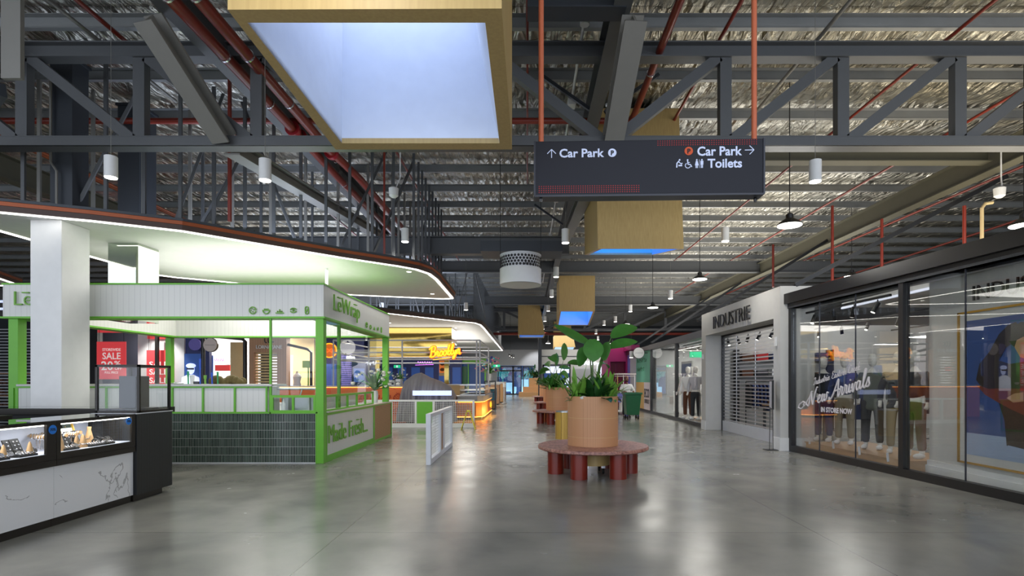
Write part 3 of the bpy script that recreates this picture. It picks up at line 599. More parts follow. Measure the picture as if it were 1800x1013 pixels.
for a in [(1388, 396, 10.3, 'nearest high-bay lamp, hanging right of the second skylight box', 200), (1230, 491, 17, 'high-bay lamp hanging above the far end of the white portal', 200), (1147.5, 541, 23, 'high-bay lamp above the far shop windows', 160),
          (1497, 486, 18, 'high-bay lamp seen low over the white portal, between the two struts', 160), (1800, 396, 9.8, 'high-bay lamp cut by the right edge over the near shop', 60), (1100, 570, 31, 'high-bay lamp beside the pendant over the paddle leaf', 80), (1077, 604, 44, 'farthest high-bay lamp above the second leaf', 60), (963.5, 604, 50, 'far high-bay lamp above the entrance end of the centre row', 60)]:
    highbay(*a)

# ================================================================== AIR DIFFUSER DRUM
c = Vector((pxx(915, 14), 14, 3.98)); t = thing('air_diffuser', 'big round white ceiling air diffuser with a honeycomb neck, left of the sign', 'air diffuser', c)
MB().lathe([(.53, .0), (.53, .4), (.515, .4), (.515, .02)], c, 40).build('drum', 'white', t, True)
MB().lathe([(.50, .4), (.50, .72), (.53, .72), (.53, .76), (.4, .78)], c, 40).build('honeycomb_neck', 'metalwhite', t, True)
mb = MB()
for row in range(4):
    for k in range(36):
        a = 2*math.pi*(k+.5*(row % 2))/36; p = c+Vector((math.cos(a)*.503, math.sin(a)*.503, .45+row*.072)); n = Vector((math.cos(a), math.sin(a), 0)); u = n.cross(Z_)
        mb.plate([p+u*math.cos(q)*.036+Z_*math.sin(q)*.036 for q in [math.pi/6+math.pi/3*j for j in range(6)]], n, .004)
mb.build('vent_holes', 'black', t)
MB().lathe([(.49, .03), (.49, .05)], c, 40).build('vane_backing', 'lightgrey', t)
mb = MB()
for k in range(20):
    a = 2*math.pi*k/20; p = c+Vector((math.cos(a)*.22, math.sin(a)*.22, .012)); q = c+Vector((math.cos(a+.35)*.4, math.sin(a+.35)*.4, .012)); mb.bar(p, q, .045, .02)
mb.build('vanes', 'black', t)
MB().lathe([(.53, -.01), (.43, -.005), (.43, .03), (.53, .03)], c, 40).build('lower_ring', 'white', t, True)
mb = MB(); txt(mb, 'FUSION', c+Vector((.12, -.535, .415)), X_, Z_, .26, .065, .01, .02); mb.build('lettering', 'blacktxt', t)
for s_ in (-.52, .52): MB().tube([c+Vector((s_, 0, .05)), (c.x+s_, c.y, 7.31)], .008, 5).build('hanger_rod', 'black', t)
tag(MB().box(-1.2, .9, 14.0, 14.9, 4.85, 5.12).build('air_duct', 'darksteel'), 'flat dark duct above the round white air diffuser', 'duct')

# ================================================================== HANGING DIRECTION SIGN
Ys = 5.7; ca, sa = math.cos(.03), -math.sin(.03)
rt = Vector((ca, -.03, 0)).normalized(); nf = Vector((-.03, -1, 0)).normalized()
sl, sr = pxx(939.5, Ys+.02), pxx(1343, Ys-.04); zt, zb = pz(246, Ys), pz(341, Ys); org = Vector((sl, Ys+.036, 0))
Wd = sr-sl
t = thing('directional_sign', 'dark navy hanging directional sign reading Car Park and Toilets', 'sign', (sl+Wd/2, Ys, zb))
mb = MB(); q = [org+nf*0, org+rt*Wd, org+rt*Wd-nf*.14, org-nf*.14]
mb.hexa([p+Z_*zb for p in q]+[p+Z_*zt for p in q]); mb.build('panel', 'navy', t, bevel=.006)
mb = MB()
for a in (0, Wd): p = org+rt*(a-.006 if a == 0 else a-.006); mb.hexa([v+Z_*z for z in (zb-.01, zt+.0) for v in (p+nf*.01, p+rt*.018+nf*.01, p+rt*.018-nf*.15, p-nf*.15)])
mb.hexa([v+Z_*z for z in (zb-.022, zb-.002) for v in (org+nf*.01, org+rt*Wd+nf*.01, org+rt*Wd-nf*.15, org-nf*.15)])
mb.build('edge_frame', 'charcoal', t)
def sp(px, py): # a point on the sign's face from its place along the panel
    return org+rt*((px-939.5)/403.5*Wd)+Z_*(zt-(py-246-(px-939.5)*.0105)/95*(zt-zb))+nf*.001
u = Wd/403.5
mb = MB(); T = lambda s, x0, x1, y0, y1, mat_mb=None: txt(mat_mb or mb, s, sp(x0, y1), rt, Z_, (x1-x0)*u, (y1-y0)*u, .004, .022)
T('Car Park', 984, 1063, 260.5, 276); T('Car Park', 1227, 1305, 262, 277.5+1); T('Toilets', 1245, 1305, 284, 300)
mb.build('lettering', 'signtext', t)
def arrow(x0, y0, x1, y1, hd):
    m_ = MB(); a, b = sp(x0, y0), sp(x1, y1); d = (b-a).normalized(); s_ = d.cross(nf).normalized()
    m_.bar(a, b-d*.003, .0075, .004, nf)
    for k in (-1, 1): m_.bar(b, b-d*hd+s_*k*hd, .0075, .004, nf)
    return m_
arrow(970, 276, 970, 261, .045).build('up_arrow', 'signtext', t); arrow(1310, 270, 1326, 270, .045).build('right_arrow', 'signtext', t)
for x, mt, tm in ((1077.5, 'signtext', 'navy'), (1212, 'orange', 'navy')):
    d = MB().disc(sp(x, 269.5)+nf*.002, 7.4*u, nf, .004, 30).build('parking_badge', mt, t)
    m_ = MB(); txt(m_, 'P', sp(x-2.6, 274.2)+nf*.005, rt, Z_, 5.6*u, 8.6*u, .003, .04); m_.build('parking_letter', tm, d)
m_ = MB() # parent changing a baby
m_.disc(sp(1196, 284.8)+nf*.002, 1.5*u, nf, .004, 12).bar(sp(1191, 298), sp(1191.5, 290), .012, .004, nf).bar(sp(1191.5, 290.5), sp(1195, 286.5), .012, .004, nf).bar(sp(1194.5, 288), sp(1199.5, 292.5), .008, .004, nf)
m_.bar(sp(1194, 294.5), sp(1200.5, 294.5), .014, .004, nf).disc(sp(1200, 291)+nf*.002, 1.1*u, nf, .004, 10); m_.build('baby_change_symbol', 'signtext', t)
m_ = MB() # wheelchair
m_.disc(sp(1210, 285.3)+nf*.002, 1.4*u, nf, .004, 12).bar(sp(1210, 287), sp(1211, 293), .011, .004, nf).bar(sp(1211, 293), sp(1215, 293), .009, .004, nf).bar(sp(1215, 293), sp(1217.5, 297.5), .009, .004, nf).bar(sp(1210.5, 289.5), sp(1214, 289.5), .007, .004, nf)
m_.tube([sp(1210.5+4.6*math.cos(a), 295+4.4*math.sin(a))+nf*.002 for a in [math.radians(x) for x in range(20, 260, 20)]], .0045, 6); m_.build('wheelchair_symbol', 'signtext', t)
m_ = MB()
for x, w_ in ((1226, 1), (1235, 0)):
    m_.disc(sp(x, 285.4)+nf*.002, 1.4*u, nf, .004, 12)
    if w_: m_.plate([sp(x-1.5, 287.2), sp(x+1.5, 287.2), sp(x+3.2, 295), sp(x-3.2, 295)], nf, .004)
    else: m_.plate([sp(x-2.6, 287.2), sp(x+2.6, 287.2), sp(x+2.4, 294), sp(x-2.4, 294)], nf, .004)
    for k in (-1, 1): m_.bar(sp(x+k*1.1, 294), sp(x+k*1.1, 299.5), .009, .004, nf)
m_.bar(sp(1230.5, 284.5), sp(1230.5, 299.5), .003, .004, nf); m_.build('toilet_symbols', 'signtext', t)
m_ = MB()
for (x0, x1, y0, n) in ((948, 1130, 326, 4), (1158, 1338, 248.5, 3)):
    k = int((x1-x0)/4.1)
    for a in range(k):
        for b in range(n):
            c = sp(x0+a*4.1, y0+b*3.6+(x0+a*4.1-939.5)*.0105); m_.plate([c+rt*.0065, c+Z_*.0065, c-rt*.0065, c-Z_*.0065], nf, .002)
m_.build('red_dot_pattern', 'reddot', t)
for px in (951.5, 1330.5):
    x = pxx(px, Ys); MB().tube([(x, Ys+.07, zt), (x, Ys+.07, 7.2)], .028, 14).build('hanging_pole', 'orangepost', t, True)
for px in (951, 1331): x = pxx(px, Ys); MB().lathe([(.012, -.06), (.02, -.03), (.012, 0)], (x, Ys+.05, zb-.01), 8).build('pole_end_cap', 'black', t)

# ================================================================== CANOPIES
def canopy(poly, z, lb, band, dl, ang=None):
    c = (sum(p[0] for p in poly)/len(poly), sum(p[1] for p in poly)/len(poly), z); t = thing('canopy', lb, 'canopy', c)
    P3 = [Vector((x, y, 0)) for x, y in poly]; n = len(P3)
    ar = sum(P3[i].x*P3[(i+1) % n].y-P3[(i+1) % n].x*P3[i].y for i in range(n))
    if ar < 0: P3.reverse()
    def off(d):
        r = []
        for i in range(n):
            a = (P3[i]-P3[i-1]).normalized(); b = (P3[(i+1) % n]-P3[i]).normalized(); na = Vector((a.y, -a.x, 0)); nb = Vector((b.y, -b.x, 0)); m = (na+nb).normalized()
            r.append(P3[i]+m*d/max(.35, m.dot(na)))
        return r
    MB().prism([(p.x, p.y) for p in P3], z, z+.19).build('soffit', 'white', t)
    def ring(d0, d1, z0, z1):
        a, b = off(d0), off(d1); mb = MB(); mb.v = [p+Z_*z0 for p in a]+[p+Z_*z0 for p in b]+[p+Z_*z1 for p in a]+[p+Z_*z1 for p in b]
        for i in range(n):
            j = (i+1) % n; mb.f += [(i, j, n+j, n+i), (2*n+j, 2*n+i, 3*n+i, 3*n+j), (i, 2*n+i, 2*n+j, j), (n+i, n+j, 3*n+j, 3*n+i)]
        return mb
    ring(0, .03, z-.0, z+.09).build('lower_band', 'brown', t)
    ring(0, .05, z+.09, z+.155).build('copper_band', band, t)
    ring(0, .07, z+.155, z+.2).build('top_edge', 'darksteel', t)
    ring(-.09, -.015, z-.012, z+.002).build('led_strip', 'led', t)
    for x, y in dl: MB().cyl((x, y), .06, z-.006, z+.002, 14).build('downlight', 'lampl', t)
    return t
Hc = 2.7; Zc = CH+Hc
def cg(px, py): v = G(px, py, Hc); return (v.x, v.y)
canopy([(-9.6, 8.2), cg(0, 372), cg(160, 387), cg(320, 405), cg(600, 452), cg(700, 467), cg(735, 473.5), cg(757, 481), cg(770, 491), cg(797, 523), (-2.45, 18.15), (-2.8, 18.25), cg(620, 519), cg(500, 507), cg(395, 496), (-9.3, 14.4), (-9.6, 14.0)], Zc,
       'big white canopy with copper edge band and glowing outline over the juice kiosk', 'rust', [cg(719, 478), cg(760, 517)])
canopy([(-14, 17.5), cg(640, 546), cg(780, 562), cg(835, 567.5), cg(846, 571), cg(852, 577), (-2.25, 50.5), (-14, 50.5)], Zc,
       'farther white canopy with brown edge band over the food stalls', 'brown', [cg(685, 568), cg(711, 578), cg(801, 577), cg(819, 590), cg(640, 590)])
canopy([(-20, 11), (-14.2, 12.2), (-13.6, 13.6), (-14.4, 15.5), (-20, 17)], Zc, 'small slice of a third white canopy at the far left edge', 'rust', [])
# gold mirrored bulkhead under the second canopy
t = thing('gold_mirror_bulkhead', 'gold mirrored bulkhead column under the farther canopy behind the neon sign', 'bulkhead', (-6, 27.5, 2.75))
MB().box(pxx(640, 28), pxx(794, 28), 28, 30, 2.75, Zc).build('mirror_box', 'goldmirror', t); MB().box(pxx(640, 28), pxx(794, 28), 27.97, 28, 2.7, 2.78).build('lower_trim', 'gold', t)
for px in (663, 785): x = pxx(px, 28.5); MB().box(x-.12, x+.12, 28.5, 28.8, 0, 2.75).build('gold_leg', 'goldmirror', t)
# hanger struts standing on the canopies
def lerp_poly(pts, step):
    d = 0; res = []; nxt = step/2
    for a, b in zip(pts, pts[1:]):
        a, b = Vector(a), Vector(b); L_ = (b-a).length
        while nxt < d+L_: res.append(a+(b-a)*((nxt-d)/L_)); nxt += step
        d += L_
    return res
base = [cg(0, 372), cg(320, 405), cg(600, 452), cg(735, 473.5), (-2.7, 14.8), (-2.7, 17.8)]; n_ = 0
for inset, step, mt in ((.18, .55, 'steel'), (1.6, .8, 'lightsteel'), (3.2, 1.3, 'steel')):
    pts = [(p[0]-inset*.6, p[1]+inset*.75) for p in base]
    for p in lerp_poly(pts, step):
        if p.y > 17.9 and inset > 1: continue
        if (p.x+8.1)**2+(p.y-9.5)**2 < .2: continue
        tag(MB().box(p.x-.03, p.x+.03, p.y-.02, p.y+.02, Zc+.2, 7.12).build('hanger_strut', mt), 'slim grey steel hanger strut standing between the nearer canopy and the roof purlins', 'hanger strut', 'hanger struts of the nearer canopy')
for k, (a, b) in enumerate([((-7.9, 9.5), (-6.9, 9.9)), ((-6.1, 10.3), (-5.3, 11.1)), ((-4.9, 11.6), (-5.7, 10.9)), ((-3.6, 12.7), (-2.9, 13.9)), ((-4.3, 12.4), (-3.4, 13.2)), ((-6.6, 10.2), (-5.9, 10.6)), ((-2.9, 14.2), (-2.9, 16.4)), ((-7.2, 11.6), (-6.2, 12.4))]):
    tag(MB().bar((a[0], a[1], Zc+.2), (b[0], b[1], 7.1), .05, .05).build('diagonal_hanger', 'steel'), 'slanting steel brace among the struts above the nearer canopy', 'brace', 'diagonal braces above the nearer canopy')
tag(MB().bar((-5.45, 10.0, Zc+.2), (-5.45, 10.0, 7.1), .05, .05).build('red_hanger_strut', 'redpipe'), 'dark red vertical strut among the grey struts above the nearer canopy', 'hanger strut')
tag(MB().bar((-3.3, 12.6, Zc+.2), (-3.3, 12.6, 7.1), .04, .04).build('red_hanger_strut', 'redpipe'), 'thin dark red vertical strut near the rounded corner of the nearer canopy', 'hanger strut')
fs = None
for p in lerp_poly([(-12, 19.2), (-5.8, 23.2), (-2.6, 26.5), (-2.4, 50)], .62)+lerp_poly([(-12, 23.2), (-6.8, 25.8), (-4.2, 28.5), (-4.0, 48)], 1.0):
    if fs is None: fs = tag(MB().box(p.x-.025, p.x+.025, p.y-.02, p.y+.02, Zc+.2, 7.12).build('hanger_strut', 'steel'), 'slim steel hanger strut standing between the farther canopy and the roof', 'hanger strut', 'hanger struts of the farther canopy'); p0 = p
    else: c = fs.copy(); sc.collection.objects.link(c); c.location = fs.location+Vector((p.x-p0.x, p.y-p0.y, 0))
fs = None
for k in range(13):
    a, b = (-11+k*.7, 20.3+k*.45, Zc+.2), (-10.4+k*.7, 20.7+k*.45, 7.1)
    tag(MB().bar(a if k % 2 else (b[0], b[1], a[2]), b if k % 2 else (a[0], a[1], b[2]), .04, .04).build('diagonal_hanger', 'steel'), 'slanting steel brace among the struts above the farther canopy', 'brace', 'diagonal braces above the farther canopy')
# columns under the nearer canopy
Yp = 9.22; tag(MB().box(pxx(53, Yp), pxx(108, Yp), Yp, Yp+.6, 0, Zc).build('white_pillar', 'white', bevel=.01), 'plain white square pillar holding up the canopy at the left, in front of the kiosk', 'pillar')
Ym = 10.76; tag(MB().box(pxx(190, Ym), pxx(243, Ym), Ym, Ym+.6, 2.72, Zc).build('mirror_bulkhead', 'mirror'), 'square mirror-clad bulkhead hanging from the canopy behind the kiosk fascia', 'bulkhead')
MBt = MB().tube([(-4.85, 13.2, 3.3), (-4.85, 13.2, Zc)], .035, 10); tag(MBt.build('canopy_post', 'white'), 'slim white post between the kiosk fascia and the canopy', 'post')

# ================================================================== GREEN-TRIMMED JUICE KIOSK
KX0, KX1, KY0, KY1 = -9.70, -3.77, 10.1, 14.9
t = thing('kiosk_fascia', 'white boarded fascia ring with green edges and the LeWrap lettering above the juice kiosk', 'kiosk fascia', ((KX0+KX1)/2, 12.5, 2.69))
f0, f1, th = 2.72, 3.31, .3
for nm, b in (('front_board', (KX0, KX1, KY0, KY0+th)), ('rear_board', (KX0, KX1, KY1-th, KY1)), ('side_board', (KX1-th, KX1, KY0+th, KY1-th)), ('side_board', (KX0, KX0+th, KY0+th, KY1-th))):
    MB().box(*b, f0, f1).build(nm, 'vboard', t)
def ringbox(mb, x0, x1, y0, y1, w_, z0, z1):
    return mb.box(x0, x1, y0, y0+w_, z0, z1).box(x0, x1, y1-w_, y1, z0, z1).box(x1-w_, x1, y0+w_, y1-w_, z0, z1).box(x0, x0+w_, y0+w_, y1-w_, z0, z1)
ringbox(MB(), KX0-.015, KX1+.015, KY0-.015, KY1+.015, th+.03, f1, f1+.03).build('top_trim', 'green', t)
ringbox(MB(), KX0-.03, KX1+.03, KY0-.03, KY1+.03, th+.05, f0-.035, f0).build('bottom_trim', 'green', t)
def lw(org, r_, w_, h_):
    mb = MB(); txt(mb, 'LeWrap', org, r_, Z_, w_, h_, .025, -.012); n = Vector(r_).cross(Z_)
    for k in (.175, .80): mb.bar(org+Vector(r_)*w_*(k-.05)+Z_*h_*.93+n*.02, org+Vector(r_)*w_*(k+.05)+Z_*h_*.93+n*.02, .02, .04, n)
    return mb
lw(Vector((KX1+.03, KY0+.42, 2.80)), Y_, 1.62, .40).build('lettering', 'greentext', t)
lw(Vector((pxx(29, KY0), KY0-.03, 2.84)), X_, 1.25, .34).build('lettering', 'greentext', t)
def foodicons(org, r_, s_, pitch):
    n = Vector(r_).cross(Z_); mb = MB(); r_ = Vector(r_)
    def arc(c, r, a0, a1, k=10, w_=.011): mb.tube([c+r_*math.cos(math.radians(a0+(a1-a0)*i/k))*r+Z_*math.sin(math.radians(a0+(a1-a0)*i/k))*r for i in range(k+1)], w_, 6)
    c = Vector(org); arc(c, s_, 0, 350, 14)
    for a in (30, 110, 190, 280): mb.ball(c+r_*math.cos(math.radians(a))*s_*.45+Z_*math.sin(math.radians(a))*s_*.45, s_*.2, 6, 4)
    c = c+r_*pitch; arc(c, s_, 180, 360); mb.bar(c-r_*s_*1.1, c+r_*s_*1.1, .014, .02)
    for a in (-.5, 0, .5): mb.ball(c+r_*a*s_+Z_*s_*.35, s_*.22, 6, 4)
    c = c+r_*pitch; mb.bar(c-r_*s_*1.2-Z_*s_*.8, c+r_*s_*1.2-Z_*s_*.8, .02, .02)
    for a in (-.6, 0, .6): mb.ball(c+r_*a*s_-Z_*s_*.35, s_*.26, 6, 4)
    mb.ball(c+Z_*s_*.1, s_*.25, 6, 4)
    c = c+r_*pitch; arc(c-Z_*s_*.45, s_*1.1, 35, 145); arc(c+Z_*s_*.45, s_*1.1, 215, 325); mb.ball(c, s_*.35, 8, 5)
    c = c+r_*pitch
    mb.tube([c+r_*math.cos(a)*s_*.5+Z_*(math.sin(a)*s_*.5+(s_*.6 if math.sin(a) > 0 else -s_*.6)) for a in [math.radians(x) for x in range(0, 360, 30)]], .011, 6, True); mb.bar(c-Z_*s_*.5-r_*s_*.3, c+Z_*s_*.5+r_*s_*.3, .014, .02)
    return mb
foodicons((pxx(445, KY0), KY0-.02, pz(546, KY0)), X_, .062, .25).build('food_symbols', 'greentext', t)
foodicons((KX1+.02, 12.75, 2.83), Y_, .062, .32).build('food_symbols', 'greentext', t)

def gpost(x0, x1, y0, y1, z1, lb, z0=0): return tag(MB().box(x0, x1, y0, y1, z0, z1).build('green_post', 'green', bevel=.006), lb, 'post')
gpost(KX1-.15, KX1, KY0, KY0+.15, f0-.035, 'thick green corner post of the juice kiosk beside the Made Fresh panel')
gpost(KX0+.08, KX0+.26, KY0+.02, KY0+.2, f0-.035, 'green corner post of the juice kiosk at the far left edge')
gpost(KX1-.15, KX1, KY1-.15, KY1, f0-.035, 'green rear corner post standing on the slatted end of the kiosk', .95)
gpost(pxx(297, KY1), pxx(306.5, KY1), KY1-.15, KY1, f0-.035, 'green rear post of the juice kiosk beside the second sale poster')
gpost(KX1-.1, KX1-.04, KY0+1.0, KY0+1.06, f0-.035, 'thin green glazing post above the Made Fresh panel', .95)
gpost(pxx(473, KY0), pxx(476.5, KY0), KY0, KY0+.05, f0-.035, 'thin green glazing post at the end of the white counter panels', .92)
# front bar with tiles and panels
xe = pxx(470, KY0); xb = pxx(556, KY0)
t = thing('front_counter', 'long tiled kiosk counter with white boarded panels in green frames', 'counter', ((KX0+xe)/2, KY0+.3, 0))
MB().box(KX0+.26, KX1-.15, KY0+.02, KY0+.6, 0, .93).build('tiled_base', 'tiles', t)
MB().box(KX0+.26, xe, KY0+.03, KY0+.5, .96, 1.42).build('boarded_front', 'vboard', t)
mb = MB(); mb.box(KX0+.26, xb+.02, KY0, KY0+.05, .925, .955).box(KX0+.26, xe, KY0, KY0+.05, 1.40, 1.43)
for px in (22, 186, 302, 356, 412, 468): x = pxx(px, KY0); mb.box(x-.015, x+.015, KY0, KY0+.05, .955, 1.40)
mb.build('green_frame', 'green', t)
MB().box(KX0+.26, pxx(478, KY0), KY0-.02, KY0+.62, 1.43, 1.47).build('worktop', 'worktop', t, bevel=.004)
MB().box(KX0+.26, KX1-.15, KY0-.0, KY0+.02, 0, .02).build('floor_bead', 'lightgrey', t)
t = thing('food_display', 'low green-framed glass food display next to the thick corner post', 'food display', ((xe+xb)/2, KY0+.3, .93))
x0, x1 = pxx(476, KY0), KX1-.15
mb = MB().box(x0, x1, KY0, KY0+.04, 1.22, 1.265).box(x0, x1, KY0, KY0+.04, .955, .985)
for x in (x0, x0+(x1-x0)*.47, x1-.04): mb.box(x, x+.04, KY0, KY0+.04, .985, 1.22)
mb.build('green_frame', 'green', t); MB().box(x0, x1, KY0+.018, KY0+.024, .985, 1.22).build('pane', 'clear', t)
MB().box(x0, x1, KY0+.45, KY0+.5, .955, 1.25).build('rear_panel', 'steelr', t)
MB().tube([(x0+.03, KY0+.2, 1.38), (x1, KY0+.2, 1.38)], .022, 10).tube([(x0+.5, KY0+.2, 1.38), (x0+.46, KY0+.2, 1.26)], .012, 8).build('steel_rail', 'steelr', t, True)
MB().box(x0, x1, KY0+.02, KY0+.026, 1.27, 2.68).build('tall_pane', 'clear', t)
# side counter, made fresh
t = thing('side_counter', 'white kiosk counter reading Made Fresh in green letters with a slatted timber end', 'counter', (KX1-.3, 12.7, 0))
ye, yz = 13.45, 15.2
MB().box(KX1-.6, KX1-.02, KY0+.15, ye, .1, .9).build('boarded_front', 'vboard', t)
MB().box(KX1-.5, KX1-.02, ye+.05, yz, .05, .9).build('slatted_end', 'slath', t)
mb = MB().box(KX1-.6, KX1, KY0+.15, ye, 0, .12).box(KX1-.6, KX1, KY0+.15, ye, .88, .93).box(KX1-.05, KX1, ye-.02, ye+.06, 0, .93).box(KX1-.5, KX1, ye+.06, yz, 0, .05).box(KX1-.5, KX1, ye+.06, yz, .9, .93).box(KX1-.04, KX1, yz-.04, yz, .05, .9).box(KX1-.03, KX1, KY0+.15, KY0+.2, .12, .88)
mb.build('green_frame', 'green', t); MB().box(KX1-.62, KX1+.03, KY0+.16, yz+.01, .93, .955).build('worktop', 'worktop', t)
mb = MB(); txt(mb, 'Made Fresh...', Vector((KX1-.005, 10.35, .34)), Y_, Z_, 2.5, .34, .025, -.012); n = X_
for yy in (10.98, 12.08): mb.bar((KX1+.02, yy-.06, .67), (KX1+.02, yy+.06, .67), .02, .04, X_)
mb.build('lettering', 'greentext', t)
t = thing('food_display', 'green-framed row of five low panes on top of the Made Fresh counter', 'food display', (KX1-.1, 11.8, .955))
mb = MB().box(KX1-.05, KX1-.01, KY0+.15, ye, 1.22, 1.265).box(KX1-.05, KX1-.01, KY0+.15, ye, .955, .985)
for k in range(6): yy = KY0+.15+(ye-.04-KY0-.15)*k/5; mb.box(KX1-.05, KX1-.01, yy, yy+.04, .985, 1.22)
mb.build('green_frame', 'green', t); MB().box(KX1-.033, KX1-.028, KY0+.15, ye, .985, 1.22).build('pane', 'clear', t); MB().box(KX1-.45, KX1-.42, KY0+.4, ye, .955, 1.22).build('rear_panel', 'lightgrey', t)
MB().box(KX1-.033, KX1-.028, KY0+.15, ye+.3, 1.27, 2.68).build('tall_pane', 'clear', t)
# rear counter of kiosk
t = thing('rear_counter', 'low rear counter inside the juice kiosk behind the worktop', 'counter', (-7, KY1-.4, 0))
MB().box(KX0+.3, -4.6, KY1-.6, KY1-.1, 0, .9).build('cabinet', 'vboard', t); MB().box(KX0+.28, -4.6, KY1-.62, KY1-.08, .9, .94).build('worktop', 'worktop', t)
# things on the worktop
def stick(px, y0, y1, mt, lb, r=.018):
    Y = KY0+.2; a, b = P(px, y1, Y), P(px-.5, y0, Y); a.z = 1.47; t = thing('kitchen_utensil', lb, 'utensil', a)
    MB().tube([a, a+(b-a)*.6], r*.7, 8).build('shaft', mt, t, True); MB().tube([a+(b-a)*.6, b], [r, r*1.1], 8).build('grip', mt, t, True)
stick(331, 653, 675, 'greenp', 'short green tool standing on the worktop beside the pale cup')
stick(352, 631, 675, 'blue', 'tall blue tool standing on the worktop, nearest the pale cup')
stick(361, 660, 675, 'leafl', 'stubby bright green tool on the worktop left of the olive sack', .026)
stick(373, 655, 675, 'blue', 'blue tool standing at the left end of the olive sack')
stick(383, 654, 675, 'greenp', 'dark green tool standing in front of the olive sack')
c = P(338, 675, KY0+.3); c.z = 1.47; tag(MB().lathe([(.032, 0), (.042, .17), (.038, .17), (.03, .01)], c, 14).build('paper_cup', 'price'), 'pale paper cup on the kiosk worktop between the coloured tools', 'cup')
c = P(344, 675, KY0+.2); c.z = 1.47; tag(MB().box(c.x-.05, c.x+.05, c.y, c.y+.1, 1.47, 1.52).build('card_reader', 'black', bevel=.008), 'small black box on the kiosk worktop beside the cup', 'box')
mb = MB(); c = P(400, 675, KY0+.4); c.z = 1.47
for i in range(9):
    for j in range(3):
        mb.ball(c+Vector((-.25+i*.063, j*.06-.06, .05+.035*math.sin(i*1.3+j))), .075, 10, 7, (1, 1, 1.15))
tag(mb.build('hessian_sack', 'sack', smooth=True), 'slumped olive brown sack lying on the kiosk worktop', 'sack')
c = P(312, 676, KY0+.2); c.z = 1.47; mb = MB().lathe([(.09, 0), (.11, .015), (.10, .02), (.08, .006)], c, 18).lathe([(.05, .02), (.06, .035), (.02, .04)], c, 14); tag(mb.build('cake_plate', 'steelr', smooth=True), 'small steel plate on the worktop beside the green rear post', 'plate')
c = Vector((pxx(498, KY0+.25), KY0+.25, .955)); mb = MB().lathe([(.035, 0), (.037, .14), (.02, .17), (.012, .2), (.012, .23)], c, 14); tag(mb.build('squeeze_bottle', 'white', smooth=True), 'pale bottle behind the low glass of the food display', 'bottle')
c = Vector((-4.6, 14.3, .955)); 
# flowers and leaves in a vase on the side counter
def leaf(mb, base, d, L_, wd, droop=.5, n=6, fold=.25, tw=0.0):
    base = Vector(base); d = Vector(d).normalized(); side = d.cross(Z_)
    if side.length < .05: side = Vector((1, 0, 0))
    side.normalize(); side = Matrix.Rotation(tw, 3, d) @ side; p = base.copy(); k0 = len(mb.v); st = L_/n
    for i in range(n+1):
        q = i/n; w_ = wd*math.sin(math.pi*min(1, (q*.93+.05)))**.75/2 if i < n else .001
        up = side.cross(d).normalized()
        mb.v += [p-side*w_+up*w_*fold, p.copy(), p+side*w_+up*w_*fold]
        d = (d-Z_*droop*st/L_).normalized(); p = p+d*st
    for i in range(n):
        a = k0+i*3; mb.f += [(a, a+1, a+4, a+3), (a+1, a+2, a+5, a+4)]
    return mb
def sph(az, el): return Vector((math.cos(az)*math.cos(el), math.sin(az)*math.cos(el), math.sin(el)))
def bouquet(c, s_, lb, cols, ct='flower arrangement', nm='flower_arrangement', spread=.5):
    t = thing(nm, lb, ct, c); c = Vector(c)
    MB().lathe([(.07*s_, 0), (.09*s_, .2*s_), (.07*s_, .3*s_), (.06*s_, .3*s_), (.05*s_, .05)], c, 16).build('vase', 'vase', t, True)
    mb = MB(); top = c+Z_*.3*s_
    for _ in range(26): leaf(mb, top, sph(R.uniform(0, 6.28), R.uniform(.3, 1.45)), s_*R.uniform(.35, .75), .09*s_, R.uniform(.2, 1))
    mb.build('leaves', 'leafm', t)
    for m_ in cols:
        mb = MB()
        for _ in range(12):
            p = top+sph(R.uniform(0, 6.28), R.uniform(.2, 1.4))*s_*R.uniform(.25, spread+.15)
            mb.ball(p, .055*s_*R.uniform(.6, 1), 7, 5, (1, 1, .7)); [leaf(mb, p, sph(a*1.257, .6), .08*s_, .05*s_, .3, 2) for a in range(5)]
        mb.build('blossoms', m_, t)
    return t
bouquet((-3.97, 14.2, .955), 1.05, 'vase of white lilies and long green leaves on the end of the kiosk side counter', ['flw', 'flw'])

